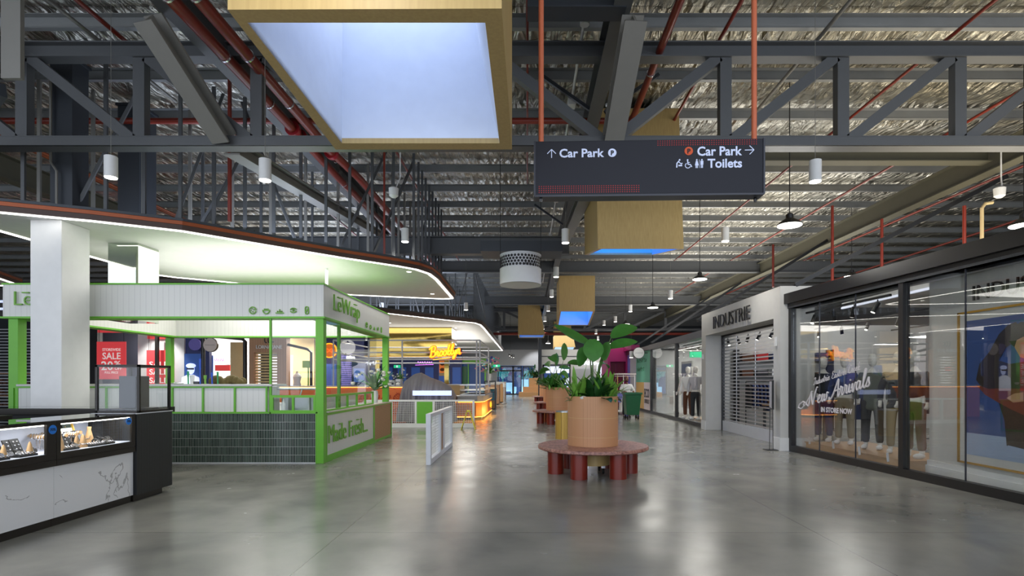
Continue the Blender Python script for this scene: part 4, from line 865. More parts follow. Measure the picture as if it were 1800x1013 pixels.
# ================================================================== JEWELLERY KIOSK (front left)
JX = -4.966
t = thing('display_pedestal', 'black ribbed pedestal at the corner of the jewellery counter', 'pedestal', (JX-.28, 7.27, 0))
MB().box(JX-.56, JX+.01, 6.93, 7.62, .085, 1.115).build('ribbed_body', 'ribs', t); MB().box(JX-.5, JX-.05, 6.95, 7.5, 0, .085).build('kick_plinth', 'bronze', t); MB().box(JX-.57, JX+.015, 6.92, 7.63, 1.115, 1.125).build('top_plate', 'metalwhite', t)
def jcase(y0, y1, lb, wins):
    t = thing('jewellery_counter', lb, 'display counter', (JX-.3, (y0+y1)/2, 0))
    MB().box(JX-.6, JX-.03, y0, y1, .09, .64).build('marble_front', 'marble', t)
    MB().box(JX-.55, JX-.06, y0, y1, 0, .09).build('kick_plinth', 'bronze', t)
    MB().box(JX-.62, JX, y0, y1, .64, .70).box(JX-.62, JX-.008, y0, y1, .70, .712).box(JX-.62, JX, y0, y1, .712, .775).build('dark_rail', 'bronze', t)
    MB().box(JX-.6, JX-.02, y0, y1, .772, .778).build('case_floor', 'casein', t); MB().box(JX-.62, JX-.6, y0, y1, .775, 1.1).build('case_back', 'casein', t)
    fr = MB().box(JX-.03, JX, y0, y1, 1.085, 1.115).box(JX-.62, JX-.59, y0, y1, 1.1, 1.12)
    for a, b in wins: fr.box(JX-.03, JX, a, b, .775, 1.085).box(JX-.6, JX-.03, (a+b)/2-.01, (a+b)/2+.01, 1.1, 1.115)
    fr.build('case_frame', 'bronze', t)
    MB().box(JX-.012, JX-.006, y0, y1, .775, 1.085).build('front_pane', 'clear', t); MB().box(JX-.6, JX, y0, y1, 1.116, 1.122).build('top_pane', 'glass', t)
    MB().box(JX-.06, JX-.035, y0+.05, y1-.02, 1.07, 1.08).build('case_fill_strip', 'led', t); lamp('AREA', 'case_fill', (JX-.2, (y0+y1)/2, 1.08), 2.2*(y1-y0), (1, 1, 1), .2, y1-y0-.1)  # added glowing strip and fill lamp to brighten the case interior
    return t
def ys(px): return JX*F/(px-CX)
jcase(ys(100), 6.92, 'marble-fronted jewellery counter section next to the ribbed pedestal', [(ys(100), ys(107)), (6.86, 6.92)])
jcase(3.2, ys(100)-.005, 'marble-fronted jewellery counter section cut off by the left edge', [(ys(100)-.12, ys(100)-.005), (3.2, 3.26)])
t = thing('jewellery_counter', 'rear row of dark jewellery counters with pale tops running to the left edge', 'display counter', (-7.4, 8.3, 0))
MB().box(-10.5, -5.6, 7.9, 8.55, 0, 1.05).build('cabinet', 'blackm', t); MB().box(-10.5, -5.55, 7.86, 8.6, 1.05, 1.13).build('top_frame', 'bronze', t); MB().box(-10.4, -5.6, 7.9, 8.55, 1.13, 1.136).build('top_pane', 'glass', t)
t = thing('jewellery_counter', 'inner dark jewellery counter seen over the front glass at the left edge', 'display counter', (-8, 6.0, 0))
MB().box(-10.5, -6.6, 6.3, 6.9, 0, 1.04).build('cabinet', 'blackm', t); MB().box(-10.5, -6.55, 6.26, 6.95, 1.04, 1.1).build('top_frame', 'bronze', t); MB().box(-10.4, -6.6, 6.3, 6.9, 1.1, 1.106).build('top_pane', 'glass', t)
for yy, zz, s_ in ((6.80, 1.035, .045), (ys(92), 1.03, .048)):
    lb = 'round blue 70% sticker on the glass beside the ribbed pedestal' if yy > 6.5 else 'round blue 70% sticker on the glass at the left counter section'
    t = tag(MB().disc((JX+.004, yy, zz), s_, X_, .004, 28).build('round_sticker', 'sticker'), lb, 'sticker')
    m_ = MB(); txt(m_, '70%', Vector((JX+.006, yy-s_*.7, zz-s_*.3)), Y_, Z_, s_*1.4, s_*.6, .002, .01); m_.build('lettering', 'navy', t)
# tall glass display box on the pedestal, with a dark till inside
t = thing('glass_display_box', 'black-framed glass display box standing on the ribbed pedestal', 'display box', (JX-.28, 7.3, 1.125))
a0, a1, b0, b1, c0, c1 = JX-.56, JX+.005, 6.98, 7.6, 1.125, 1.745; mb = MB(); e = .03
for x in (a0, a1-e):
    for yy in (b0, b1-e): mb.box(x, x+e, yy, yy+e, c0, c1)
for z in (c0, c1-e):
    mb.box(a0, a1, b0, b0+e, z, z+e).box(a0, a1, b1-e, b1, z, z+e).box(a0, a0+e, b0, b1, z, z+e).box(a1-e, a1, b0, b1, z, z+e)
mb.build('frame', 'bronze', t)
MB().box(a0+.01, a0+.014, b0, b1, c0, c1).box(a1-.014, a1-.01, b0, b1, c0, c1).box(a0, a1, b0+.01, b0+.014, c0, c1).build('panes', 'clear', t); MB().box(a0, a1, b0, b1, c1-.004, c1).build('top_pane', 'clear', t)
t = thing('cash_till', 'charcoal slab-shaped till monitor inside the glass display box', 'till', (JX-.28, 7.3, 1.155))
MB().box(JX-.36, JX-.14, 7.12, 7.38, 1.18, 1.60).build('monitor_body', 'charcoal', t, bevel=.006); MB().box(JX-.5, JX-.1, 7.08, 7.5, 1.155, 1.175).build('tray', 'black', t); MB().box(JX-.137, JX-.132, 7.14, 7.36, 1.2, 1.58).build('screen', 'black', t)
# jewellery on display: busts, bracelet stands, pads, watches
def jbust():
    t = thing('necklace_bust', '', 'necklace bust'); MB().lathe([(.05, 0), (.055, .01), (.052, .03), (.03, .12), (.02, .16), (.024, .19)], (0, 0, 0), 12, 1, .6).build('bust', 'tan', t, True)
    MB().tube([(.03*math.cos(a)*1.1, -.028, .10+.035*math.sin(a)) for a in [math.radians(x) for x in range(180, 361, 20)]], .003, 5).build('necklace', 'silver', t); return t
def jtbar():
    t = thing('bracelet_stand', '', 'bracelet stand'); MB().disc((0, 0, .006), .035, Z_, .012, 14).tube([(0, 0, .01), (0, 0, .13)], .006, 6).build('stem', 'silver', t, True)
    MB().tube([(0, -.07, .13), (0, .07, .13)], .018, 10).build('bar', 'tan', t, True)
    m_ = MB()
    for k in range(5): m_.tube([(.024*math.cos(a), -.055+k*.027, .128+.024*math.sin(a)) for a in [math.radians(x) for x in range(0, 360, 45)]], .004, 5, True)
    m_.build('bracelets', 'silver', t); return t
def jpad():
    t = thing('jewellery_pad', '', 'jewellery pad'); MB().bar((.02, 0, .0), (-.05, 0, .15), .055, .012, (1, 0, 0)).bar((-.05, 0, .14), (-.06, 0, 0), .02, .006).build('pad', 'blackjew', t)
    m_ = MB()
    for k in range(4): m_.ball((.018-.016*k, -.0, .03+.032*k), .01, 6, 4)
    m_.build('earrings', 'silver', t); return t
def jwatch():
    t = thing('watch_on_stand', '', 'watch'); MB().tube([(.03*math.cos(a), 0, .035+.03*math.sin(a)) for a in [math.radians(x) for x in range(0, 360, 30)]], .009, 6, True).build('strap', 'blackjew', t, True)
    MB().disc((.035, 0, .04), .02, (1, 0, .3), .01, 16).build('watch_face', 'silver', t, True); return t
def jcone():
    t = thing('ring_cone', '', 'ring cone'); MB().lathe([(.035, 0), (.012, .11), (.002, .13)], (0, 0, 0), 12).build('cone', 'tan', t, True); MB().lathe([(.028, .03), (.031, .035), (.028, .04)], (0, 0, 0), 12).build('ring', 'silver', t, True); return t
def jtray():
    t = thing('ring_tray', '', 'ring tray'); MB().box(-.06, .06, -.09, .09, 0, .02).build('tray', 'blackjew', t)
    m_ = MB()
    for i in range(4):
        for j in range(6): m_.ball((-.045+i*.03, -.075+j*.03, .026), .009, 6, 4)
    m_.build('rings', 'silver', t); return t
protos = [jbust(), jtbar(), jpad(), jwatch(), jcone(), jtray()]; used = set(); R2 = random.Random(3)
words = ['tan necklace bust with a silver chain', 'padded bracelet stand with silver bracelets', 'slanted black pad of earrings', 'watch on a small round stand', 'tan ring cone with one ring', 'flat black tray of small rings']
names_ = ['busts', 'bracelet stands', 'earring pads', 'watches', 'ring cones', 'ring trays']
def jput(k, y, x, sec, rz=0, z=.778):
    o = protos[k] if k not in used else copy_tree(protos[k]); used.add(k); place(o, (x, y, z), rz); o.scale = (1.12,)*3
    o['label'] = words[k]+' inside the jewellery counter, '+sec; o['group'] = names_[k]+' '+sec
near = 'next to the ribbed pedestal'; far_ = 'at the left edge'
sets = [(near, [(1, 5.95, -.3, 1.6), (1, 6.03, -.42, 1.5), (1, 6.15, -.30, 1.6), (0, 5.93, -.12, 0), (0, 6.2, -.38, 0), (4, 6.16, -.12, 0), (4, 6.26, -.12, 0), (5, 6.38, -.12, 0), (5, 6.02, -.12, 0), (2, 6.35, -.35, 0), (2, 6.42, -.32, 0), (0, 6.5, -.25, 0), (3, 6.6, -.18, 0), (3, 6.66, -.18, 0), (3, 6.72, -.2, 0), (3, 6.69, -.3, 0), (1, 6.28, -.28, 1.4), (1, 6.5, -.42, 1.5), (1, 6.22, -.5, 1.6), (1, 6.08, -.5, 1.6), (0, 6.32, -.5, 0), (5, 6.55, -.12, 0), (5, 6.2, -.2, 0), (4, 6.34, -.2, 0), (3, 6.52, -.1, 0), (2, 5.97, -.2, 0), (3, 6.08, -.1, 0), (2, 6.12, -.2, 0), (3, 6.45, -.14, 0)]),
        (far_, [(0, 5.38, -.3, 0), (0, 5.22, -.35, 0), (2, 5.45, -.2, 0), (2, 5.52, -.2, 0), (2, 5.58, -.22, 0), (3, 5.3, -.12, 0), (3, 5.36, -.14, 0), (5, 5.2, -.12, 0), (1, 5.12, -.35, 1.6), (1, 5.26, -.25, 1.6), (3, 5.18, -.1, 0), (3, 5.24, -.12, 0), (5, 5.5, -.12, 0), (4, 5.1, -.15, 0), (0, 5.46, -.42, 0), (1, 5.36, -.42, 1.5), (1, 5.3, -.5, 1.6), (2, 5.4, -.25, 0), (2, 5.34, -.25, 0), (4, 5.28, -.1, 0), (4, 5.56, -.1, 0), (5, 5.62, -.25, 0), (3, 5.42, -.12, 0), (1, 4.95, -.3, 1.6), (0, 5.02, -.2, 0), (3, 5.62, -.14, 0)])]
for sec, L_ in sets:
    for k, yy, dx, rz in L_: jput(k, yy, JX+dx, sec, rz)
t = thing('small_mirror', 'tilted gold-framed mirror stand inside the jewellery counter near the pedestal', 'mirror', (JX-.4, 6.42, .778))
MB().hexa([(JX-.42, 6.33, .80), (JX-.41, 6.33, .80), (JX-.41, 6.53, .80), (JX-.42, 6.53, .80), (JX-.50, 6.33, 1.04), (JX-.49, 6.33, 1.04), (JX-.49, 6.53, 1.04), (JX-.50, 6.53, 1.04)]).build('mirror_face', 'mirror', t)
MB().tube([(JX-.405, 6.33, .80), (JX-.485, 6.33, 1.04), (JX-.485, 6.53, 1.04), (JX-.405, 6.53, .80)], .01, 6, True).bar((JX-.48, 6.43, 1.0), (JX-.54, 6.43, .778), .015, .015).build('mirror_frame', 'gold', t, True)

# ================================================================== WHITE GATE, FENCE, FLOOR SIGN
gx = -1.80
t = thing('barrier_gate', 'white framed gate with wire panels standing open towards the camera', 'gate', (gx, 11.3, 0))
w_ = .045
mb = MB().box(gx-w_, gx+w_, 9.92, 10.02, 0, .93).box(gx-w_, gx+w_, 12.75, 12.83, 0, .93).box(gx-w_, gx+w_, 10.02, 12.75, .86, .93).box(gx-w_, gx+w_, 10.02, 12.75, 0, .1)
mb.box(gx-w_, gx+w_, 11.05, 11.17, .1, .86).box(gx-w_, gx+w_, 11.5, 11.62, .1, .86); mb.build('frame', 'metalwhite', t, bevel=.006)
mb = MB()
for a, b in ((10.02, 11.05), (11.62, 12.75)):
    n = int((b-a)/.055)
    for k in range(1, n): y = a+(b-a)*k/n; mb.box(gx-.003, gx+.003, y-.003, y+.003, .1, .86)
    for k in range(1, 14): z = .1+.76*k/14; mb.box(gx-.003, gx+.003, a, b, z-.003, z+.003)
mb.build('wire_mesh', 'white', t); MB().box(gx-.02, gx+.02, 11.17, 11.5, .1, .86).build('timber_infill', 'slath', t)
FY = 17.8; fx0, fx1 = pxx(640, FY), pxx(834, FY)
t = thing('barrier_fence', 'white mesh fence with a green panel in front of the neon-signed stall', 'fence', ((fx0+fx1)/2, FY, 0))
mb = MB().box(fx0, fx1, FY-.04, FY+.04, .84, .90).box(fx0, fx1, FY-.04, FY+.04, 0, .13)
for px in (640, 688, 731, 762.5, 832.3): x = pxx(px, FY); mb.box(x-.035, x+.035, FY-.04, FY+.04, .13, .84)
mb.build('frame', 'white', t)
mb = MB(); x = fx0
while x < fx1:
    mb.box(x-.004, x+.004, FY-.004, FY+.004, .13, .84); x += .062
for k in range(1, 12): z = .13+.71*k/12; mb.box(fx0, fx1, FY-.004, FY+.004, z-.004, z+.004)
mb.build('wire_mesh', 'white', t); MB().box(pxx(733, FY), pxx(760.5, FY), FY-.03, FY+.03, .13, .84).build('green_panel', 'green', t)
t = thing('wet_floor_sign', 'yellow folding A-frame wet floor sign seen from its side', 'floor sign', (pxx(823.5, 17.1), 17.1, 0))
c = Vector((pxx(823.5, 17.1), 17.1, 0))
for s_ in (-1, 1):
    q = [c+Vector((s_*.03, -.13, .57)), c+Vector((s_*.03, .13, .57)), c+Vector((s_*.21, .16, 0)), c+Vector((s_*.21, -.16, 0))]; MB().plate(q, (s_, 0, .3), .02).build('panel', 'yellow', t)
MB().box(c.x-.05, c.x+.05, c.y-.1, c.y+.1, .55, .6).build('handle', 'yellow', t)

# ================================================================== BROOKLYN STALL
BX, BY = -1.75, 21.3
t = thing('stall_counter', 'orange-lit fluted counter with a grey stone top under the neon sign', 'counter', (-3.4, 23.5, 0))
MB().prism([(-5.2, BY), (BX-.25, BY), (BX-.05, BY+.25), (BX, BY+.6), (BX, 26.4), (-2.6, 26.4), (-2.6, 22.1), (-5.2, 22.1)], .09, .68).build('fluted_front', 'fluted', t)
MB().prism([(-5.25, BY-.06), (BX-.2, BY-.06), (BX+.02, BY+.18), (BX+.06, BY+.6), (BX+.06, 26.5), (-2.55, 26.5), (-2.55, 22.15), (-5.25, 22.15)], .70, .92).build('stone_top', 'stonegrey', t)
MB().prism([(-5.1, BY+.1), (BX-.3, BY+.1), (BX-.1, BY+.6), (BX-.1, 26.3), (-2.6, 26.3), (-2.6, 22), (-5.1, 22)], 0, .09).build('kick_plinth', 'black', t)
pts = [(-5.2, BY-.03), (BX-.24, BY-.03), (BX-.03, BY+.24), (BX+.03, BY+.6), (BX+.03, 26.4)]
for z, nm in ((.685, 'upper_led_strip'), (.1, 'lower_led_strip')): MB().tube([(p[0], p[1], z) for p in pts], .014, 6).build(nm, 'ledw', t)
mb = MB(); txt(mb, 'Brooklyn', Vector((BX+.04, 25.0, .22)), Y_, Z_, .9, .32, .02, .01, .3); mb.build('lettering', 'neony', t)
lamp('AREA', 'counter_glow', (-1.3, 22.5, .25), 14, (1, .55, .15), .3, 3, (0, math.pi/2, 0))
t = thing('neon_sign', 'yellow orange neon sign reading Brooklyn hung on the tube frame', 'neon sign', (pxx(782, BY), BY-.1, 2.35))
o = Vector((pxx(754, BY), BY-.12, pz(632, BY))); rr = Vector((1, 0, .12)); uu = Vector((-.12, 0, 1))
mb = MB(); script(mb, 'Brooklyn', o+Vector((.06, .03, .08)), rr, uu, 1.2, .05, .2, 1.1); mb.build('neon_outline', 'neono', t)
mb = MB(); script(mb, 'Brooklyn', o+Vector((.06, -.02, .08)), rr, uu, 1.2, .026, .2, 1.1); mb.bar(o+Vector((.18, -.02, -.02)), o+Vector((.85, -.02, .06)), .03, .03); mb.build('lettering', 'neony', t)
# tubular frame
t = thing('tube_frame', 'tall grey tubular frame around the neon-signed stall', 'frame', (-4.5, 24, 0))
m1 = MB(); xl, xr, ya, yb, zt = -7.6, -1.86, 21.4, 26.2, 3.1
for z in (zt, 2.62, 2.35):
    m1.tube([(xl, ya, z), (xr, ya, z), (xr, yb, z), (xl, yb, z)], .03, 8, True)
m1.build('rails', 'lightgrey', t, True)
for x, y in ((xl, ya), (xr, ya), (xr-.14, ya+.12), (xr, yb), (xl, yb), (pxx(707, ya), ya), (pxx(693, ya)-1, ya)):
    MB().tube([(x, y, .92 if x > -5.2 else 0), (x, y, zt)], .03, 8).build('post', 'lightgrey', t, True)
# glass display fridge on the counter
t = thing('pastry_case', 'glass pastry case on the right end of the stone-topped counter', 'display case', (-2.1, 23, .92))
MB().box(-2.75, -1.72, 22.2, 25.6, .92, .96).build('base', 'steelr', t); MB().box(-2.7, -1.75, 22.25, 25.5, 1.1, 1.12).build('shelf', 'white', t); ringbox(MB(), -2.75, -1.72, 22.2, 25.6, .03, 1.32, 1.35).build('top_frame', 'steelr', t); MB().box(-2.74, -1.73, 22.22, 25.58, .96, 1.32).build('glass_box', 'clear', t)
# dust sheet over the coffee machine with light bar
def drape():
    mb = MB(); Y = 20.3; prof = [(706, 694), (710, 670), (727, 657), (738, 655), (755, 664), (775, 671), (790, 680), (797, 690), (801, 697)]
    xs = [pxx(p[0], Y) for p in prof]; zs = [pz(p[1], Y) for p in prof]; nx = 60
    def h(x):
        for k in range(len(xs)-1):
            if xs[k] <= x <= xs[k+1]: return zs[k]+(zs[k+1]-zs[k])*(x-xs[k])/(xs[k+1]-xs[k])
        return zs[-1]
    rows = []
    for i in range(nx+1):
        x = xs[0]+(xs[-1]-xs[0])*i/nx; col = []; H_ = h(x)
        for j in range(15):
            q = j/14; fold = (.09*math.sin(i*.75+math.sin(i*.31)*2)+.05*math.sin(i*1.9+q*3))*(.2+q)
            y = Y-.35*min(1, q*3)+fold-.1*q+.7*max(0, .12-q)*4; z = H_*(1-q)+.03 if q > .1 else H_-.03*math.sin(q*16)
            col.append(len(mb.v)); mb.v.append(Vector((x+(.12*q*(-1 if i < nx/2 else 1))*abs(i-nx/2)/nx*2, y, z)))
        rows.append(col)
    for i in range(nx):
        for j in range(14): mb.f.append((rows[i][j], rows[i+1][j], rows[i+1][j+1], rows[i][j+1]))
    # back fall
    for i in range(nx):
        for a in ((rows[i][0], rows[i+1][0]),):
            k = len(mb.v); mb.v += [mb.v[a[0]]+Vector((0, .5, -.4)), mb.v[a[1]]+Vector((0, .5, -.4))]; mb.f.append((a[0], k, k+1, a[1]))
    return mb
t = thing('covered_machine', 'bulky machine hidden under a draped grey dust sheet behind the mesh fence', 'covered machine', (pxx(755, 20.3), 20.5, 0))
drape().build('dust_sheet', 'tarp', t, True); MB().box(pxx(715, 20.4), pxx(795, 20.4), 20.35, 20.9, 0, 1.15).box(pxx(722, 20.4), pxx(745, 20.4), 20.35, 20.8, 1.15, 1.62).build('machine_body', 'charcoal', t)
tag(MB().box(pxx(725.5, 19.7), pxx(793.5, 19.7), 19.68, 19.75, pz(695.5, 19.7), pz(687, 19.7)).build('light_bar', 'ledb'), 'glowing pale blue light bar across the front of the grey dust sheet', 'light bar')
# orange mural counter
my = 20.6; mx0, mx1 = pxx(640, my), pxx(709, my)
t = thing('mural_counter', 'orange counter painted with red leaf outlines, left of the dust sheet', 'counter', ((mx0+mx1)/2, my, 0))
MB().box(mx0-3.2, mx1, my, my+.7, 0, 1.28).build('body', 'mural', t); MB().box(mx0-3.25, mx1+.03, my-.04, my+.72, 1.28, 1.32).build('worktop', 'worktop', t)
MB().box(mx0-3.2, mx1, my-.02, my, 1.255, 1.275).build('led_strip', 'ledw', t)
mb = MB()
for k in range(9):
    cx_ = mx1-.25-.42*(k//2); cz = .35+.5*(k % 2); a0_ = R.uniform(.3, 1.2)
    for s_ in (-1, 1): mb.tube([(cx_+math.cos(a0_)*q*.42-.2*math.cos(a0_)+s_*math.sin(a0_)*math.sin(math.pi*q)*.12, my-.004, cz+math.sin(a0_)*q*.42-.2*math.sin(a0_)-s_*math.cos(a0_)*math.sin(math.pi*q)*.12) for q in [i/8 for i in range(9)]], .014, 5)
    for q in (.25, .45, .65, .8):
        for s_ in (-1, 1):
            px_ = cx_+math.cos(a0_)*(q*.42-.2); pz_ = cz+math.sin(a0_)*(q*.42-.2); mb.tube([(px_, my-.004, pz_), (px_+math.cos(a0_)*.07+s_*math.sin(a0_)*.09, my-.004, pz_+math.sin(a0_)*.07-s_*math.cos(a0_)*.09)], .010, 5)
mb.build('leaf_outlines', 'muralr', t)
for k, (px, w_, h_, mt, nm, lb, ct) in enumerate([(664, .28, .24, 'steelr', 'toaster', 'steel toaster box on the orange mural counter', 'appliance'), (684, .34, .22, 'white', 'till', 'white till on the orange mural counter', 'till'), (698, .2, .26, 'metalwhite', 'grinder', 'pale small grinder beside the dust sheet', 'appliance')]):
    x = pxx(px, my); t = thing(nm, lb, ct, (x, my+.3, 1.32)); MB().box(x-w_/2, x+w_/2, my+.15, my+.45, 1.32, 1.32+h_).build('body', mt, t, bevel=.02); MB().box(x-w_*.4, x+w_*.4, my+.14, my+.15, 1.36, 1.32+h_*.6).build('front_panel', 'charcoal', t)
bouquet((-4.9, 21.0, 1.32), .7, 'white flowers on the orange mural counter beside the till', ['flw'])
t = thing('espresso_stand', 'black phone-like stand on the stone top beside the pastry case', 'stand', (-3.15, 21.7, .92)); MB().tube([(-3.1, 21.7, .92), (-3.1, 21.7, 1.3)], .02, 8).bar((-3.1, 21.7, 1.2), (-3.3, 21.7, 1.28), .05, .1).build('arm', 'black', t); MB().box(-3.22, -2.98, 21.6, 21.8, .92, .94).build('base', 'black', t)
t = thing('back_bar', 'pale beige back bar panel behind the stone-topped counter', 'bar unit', (-3.2, 25, 0)); MB().box(-4.4, -2.9, 25, 25.5, 0, 1.3).build('cabinet', 'beige', t); MB().box(-4.45, -2.85, 24.95, 25.55, 1.3, 1.34).build('worktop', 'worktop', t)
# florist, counters further along
t = thing('flower_stand', 'tall black stand holding the big pink and blue flower arrangement', 'stand', (-1.95, 28.6, 0)); MB().box(-2.25, -1.65, 28.4, 28.9, 0, .05).box(-2.25, -1.65, 28.4, 28.9, 1.45, 1.5).box(-2.25, -2.2, 28.4, 28.9, .05, 1.45).box(-1.7, -1.65, 28.4, 28.9, .05, 1.45).build('frame', 'black', t); MB().box(-2.2, -1.7, 28.42, 28.88, .9, .93).build('shelf', 'black', t)
bouquet((-1.95, 28.6, 1.5), 1.25, 'big arrangement of pink, blue and turquoise flowers on the black stand', ['pink', 'pink', 'flb', 'flt', 'flw'], spread=.6)
t = thing('teal_counter', 'small teal and tan counter beyond the orange fluted counter', 'counter', (-1.75, 30.5, 0)); MB().box(-2.6, -1.78, 29.3, 31.8, .45, 1.05).build('teal_panel', 'tealc', t); MB().box(-2.6, -1.8, 29.3, 31.8, 0, .45).build('tan_panel', 'oakp', t); MB().box(-2.65, -1.75, 29.25, 31.85, 1.05, 1.09).build('worktop', 'birchl', t)
for k, (y, x, h_, mt, lb) in enumerate([(34, -1.75, 1.25, 'timber', 'narrow brown timber stand past the teal counter'), (37, -1.65, 1.3, 'oakp', 'oak stand past the brown timber stand'), (40, -1.6, 1.35, 'timber', 'last timber stand before the entrance doors')]):
    t = thing('market_stand', lb, 'stand', (x-.4, y, 0)); MB().box(x-.8, x, y, y+1.1, .06, h_).build('body', mt, t); MB().box(x-.84, x+.03, y-.03, y+1.13, h_, h_+.05).build('top', 'worktop', t); MB().box(x-.75, x-.05, y+.03, y+1.05, 0, .06).build('kick_plinth', 'black', t)
for y, x, h_, lb in ((35.6, -1.5, 1.05, 'white bollard-like hand gel stand past the brown timber stand'),):
    t = thing('hand_gel_stand', lb, 'stand', (x, y, 0)); MB().cyl((x, y), .17, 0, .04).cyl((x, y), .05, .04, h_).build('pole', 'white', t, True); MB().box(x-.09, x+.09, y-.07, y+.07, h_, h_+.28).build('dispenser', 'white', t, bevel=.02)
# signs beyond the stall
def lit(nm, lb, ct, px0, px1, py0, py1, Y, mt, d=.05, parts=None):
    return tag(MB().box(pxx(px0, Y), pxx(px1, Y), Y, Y+d, pz(py1, Y), pz(py0, Y)).build(nm, mt), lb, ct)
t = thing('food_poster', 'hanging poster of burgers under the gold bulkhead', 'poster', (pxx(777, 30.2), 30.2, 2.0)); MB().box(pxx(772, 30.2), pxx(783, 30.2), 30.2, 30.25, pz(661, 30.2), pz(634, 30.2)).build('board', 'foodp', t)
for zc in (640, 650): MB().ball((pxx(777.5, 30.2), 30.2, pz(zc, 30.2)), .13, 12, 8, (1, .3, .7)).build('burger', 'browncl', t, True)
MB().box(pxx(772, 30.2), pxx(783, 30.2), 30.19, 30.2, pz(661, 30.2), pz(656, 30.2)).build('lower_band', 'beige', t)
for px, py, Y, w_, lb in ((698, 644.5, 45, .55, 'green lit exit sign under the gold bulkhead'), (873, 643.5, 56, .7, 'green lit exit sign above the left entrance door')):
    c = P(px, py, Y); t = thing('exit_sign', lb, 'exit sign', c); MB().box(c.x-w_/2, c.x+w_/2, Y, Y+.06, c.z-.12, c.z+.12).build('panel', 'exitg', t); m_ = MB(); m_.box(c.x-w_*.12, c.x+w_*.12, Y-.01, Y, c.z-.08, c.z+.08); m_.build('pictogram_panel', 'lightpanel', t)
# blue shop line at the rear left, green framed shopfront
struct(MB().box(-16, pxx(812, 46), 46, 46.2, 0, 4.2).build('wall_rear_left', 'dblue'))
mb = MB()
for k in range(9): x = -15.5+k*1.15; mb.box(x, x+.7, 45.9, 46, .4, 2.6)
t = tag(mb.build('blue_windows', 'bluew'), 'row of blue-lit shop windows in the rear left wall seen through the stall', 'shop windows')
t = thing('green_shopfront', 'green-framed dark glass shopfront seen behind the pastry case', 'shopfront', (pxx(830, 46.5), 46.5, 0))
x0, x1 = pxx(806, 46.5), pxx(854, 46.5); MB().box(x0, x1, 46.5, 46.7, 2.9, 3.35).box(x1-.12, x1, 46.5, 46.7, 0, 2.9).box(x0, x0+.12, 46.5, 46.7, 0, 2.9).box(pxx(822, 46.5), pxx(822, 46.5)+.1, 46.5, 46.7, 0, 2.9).build('green_frame', 'green', t); MB().box(x0, x1, 46.72, 46.78, 0, 2.9).build('dark_panes', 'doorblue', t)
MB().box(pxx(811, 46.5), pxx(821, 46.5), 46.48, 46.55, .8, 2.7).build('dark_green_board', 'binred', t)
t = thing('neon_lettering', 'purple neon lettering glowing under the canopy behind the stall', 'neon sign', (pxx(745, 40), 40, 2.6)); mb = MB(); mb.tube([(pxx(734, 40)+k*.045, 40, pz(638, 40)+.09*math.sin(k*1.7)) for k in range(24)], .022, 6); mb.bar((pxx(730, 40), 40, pz(642, 40)), (pxx(762, 40), 40, pz(641, 40)), .02, .02); mb.build('tubes', 'neonp', t)

# ================================================================== LEFT SHOPFRONTS seen through the kiosk (about 24 m away)
LY = 24.0
def LX(px): return pxx(px, LY)
def LZ(py): return pz(py, LY)
struct(MB().box(-34, LX(160), LY+.3, LY+.5, 0, 4.4).build('wall_left_shops', 'dkcloth'))
def sbox(nm, mt, px0, px1, py0, py1, lb, ct, dy=0, d=.06, bottom=None):
    Q = LY+dy; return tag(MB().box(pxx(px0, Q), pxx(px1, Q), Q, Q+d, pz(py1, Q) if bottom is None else bottom, pz(py0, Q)).build(nm, mt), lb, ct)
# roller grille of the leftmost shop with shelves of goods behind
mb = MB()
for k in range(28): mb.box(LX(-60), LX(56), LY, LY+.04, .1+k*.135, .145+k*.135)
t = thing('roller_grille', 'closed roller grille with brown shelves behind, at the far left edge', 'roller grille', (LX(0), LY, 0)); mb.build('slats', 'lightgrey', t)
t = thing('goods_shelves', 'brown shelving with goods behind the closed roller grille at the far left', 'shelves', (LX(0), LY+1.3, 0)); mb = MB()
for z in (.3, .8, 1.3, 1.8): mb.box(LX(-60), LX(56), LY+.15, LY+.29, z, z+.05)
mb.build('shelves', 'timber', t); mb = MB()
for z in (.35, .85, 1.35):
    for k in range(16): x = LX(-55)+k*.17; mb.box(x, x+.12, LY+.16, LY+.27, z, z+R.uniform(.12, .3))
o = mb.build('goods', 'browncl', t); o['kind'] = 'stuff'
for k, (py, lb) in enumerate(((528, 'upper pale blue lit strip at the far left edge'), (541, 'lower pale blue lit strip at the far left edge'))): sbox('lit_strip', 'ledb', -30, 6, py, py+4, lb, 'light strip')
sbox('black_pier', 'blackm', 160, 171, 560, 700, 'black pier left of the storewide sale poster', 'pier', 0, .3, 0)
def poster(px0, px1, py0, py1, lines, lb, tilt=0, dy=-.05):
    x0, x1, z0, z1 = LX(px0), LX(px1), LZ(py1), LZ(py0); t = thing('sale_poster', lb, 'poster', ((x0+x1)/2, LY+dy, z0))
    MB().box(x0, x1, LY+dy, LY+dy+.02, z0, z1).build('paper', 'saler', t); mb = MB(); W_ = x1-x0; H_ = z1-z0
    for s_, fx, fy, fw, fh in lines: txt(mb, s_, (x0+fx*W_, LY+dy-.004, z0+fy*H_), X_, Z_, fw*W_, fh*H_, .006, .012)
    mb.build('lettering', 'salew', t)
    for x in (x0+.1, x1-.1): MB().tube([(x, LY+dy+.01, z1), (x, LY+dy+.01, 4.2)], .01, 5).build('hanging_wire', 'black', t)
poster(171.5, 223, 601, 667, [('STOREWIDE', .2, .75, .62, .075), ('SALE', .2, .53, .62, .18), ('20', .16, .24, .4, .24), ('%', .6, .36, .22, .13), ('OFF', .62, .25, .24, .08), ('FULL PRICE', .28, .15, .45, .06)], 'red poster reading storewide sale 20% off full price, left of the kiosk post')
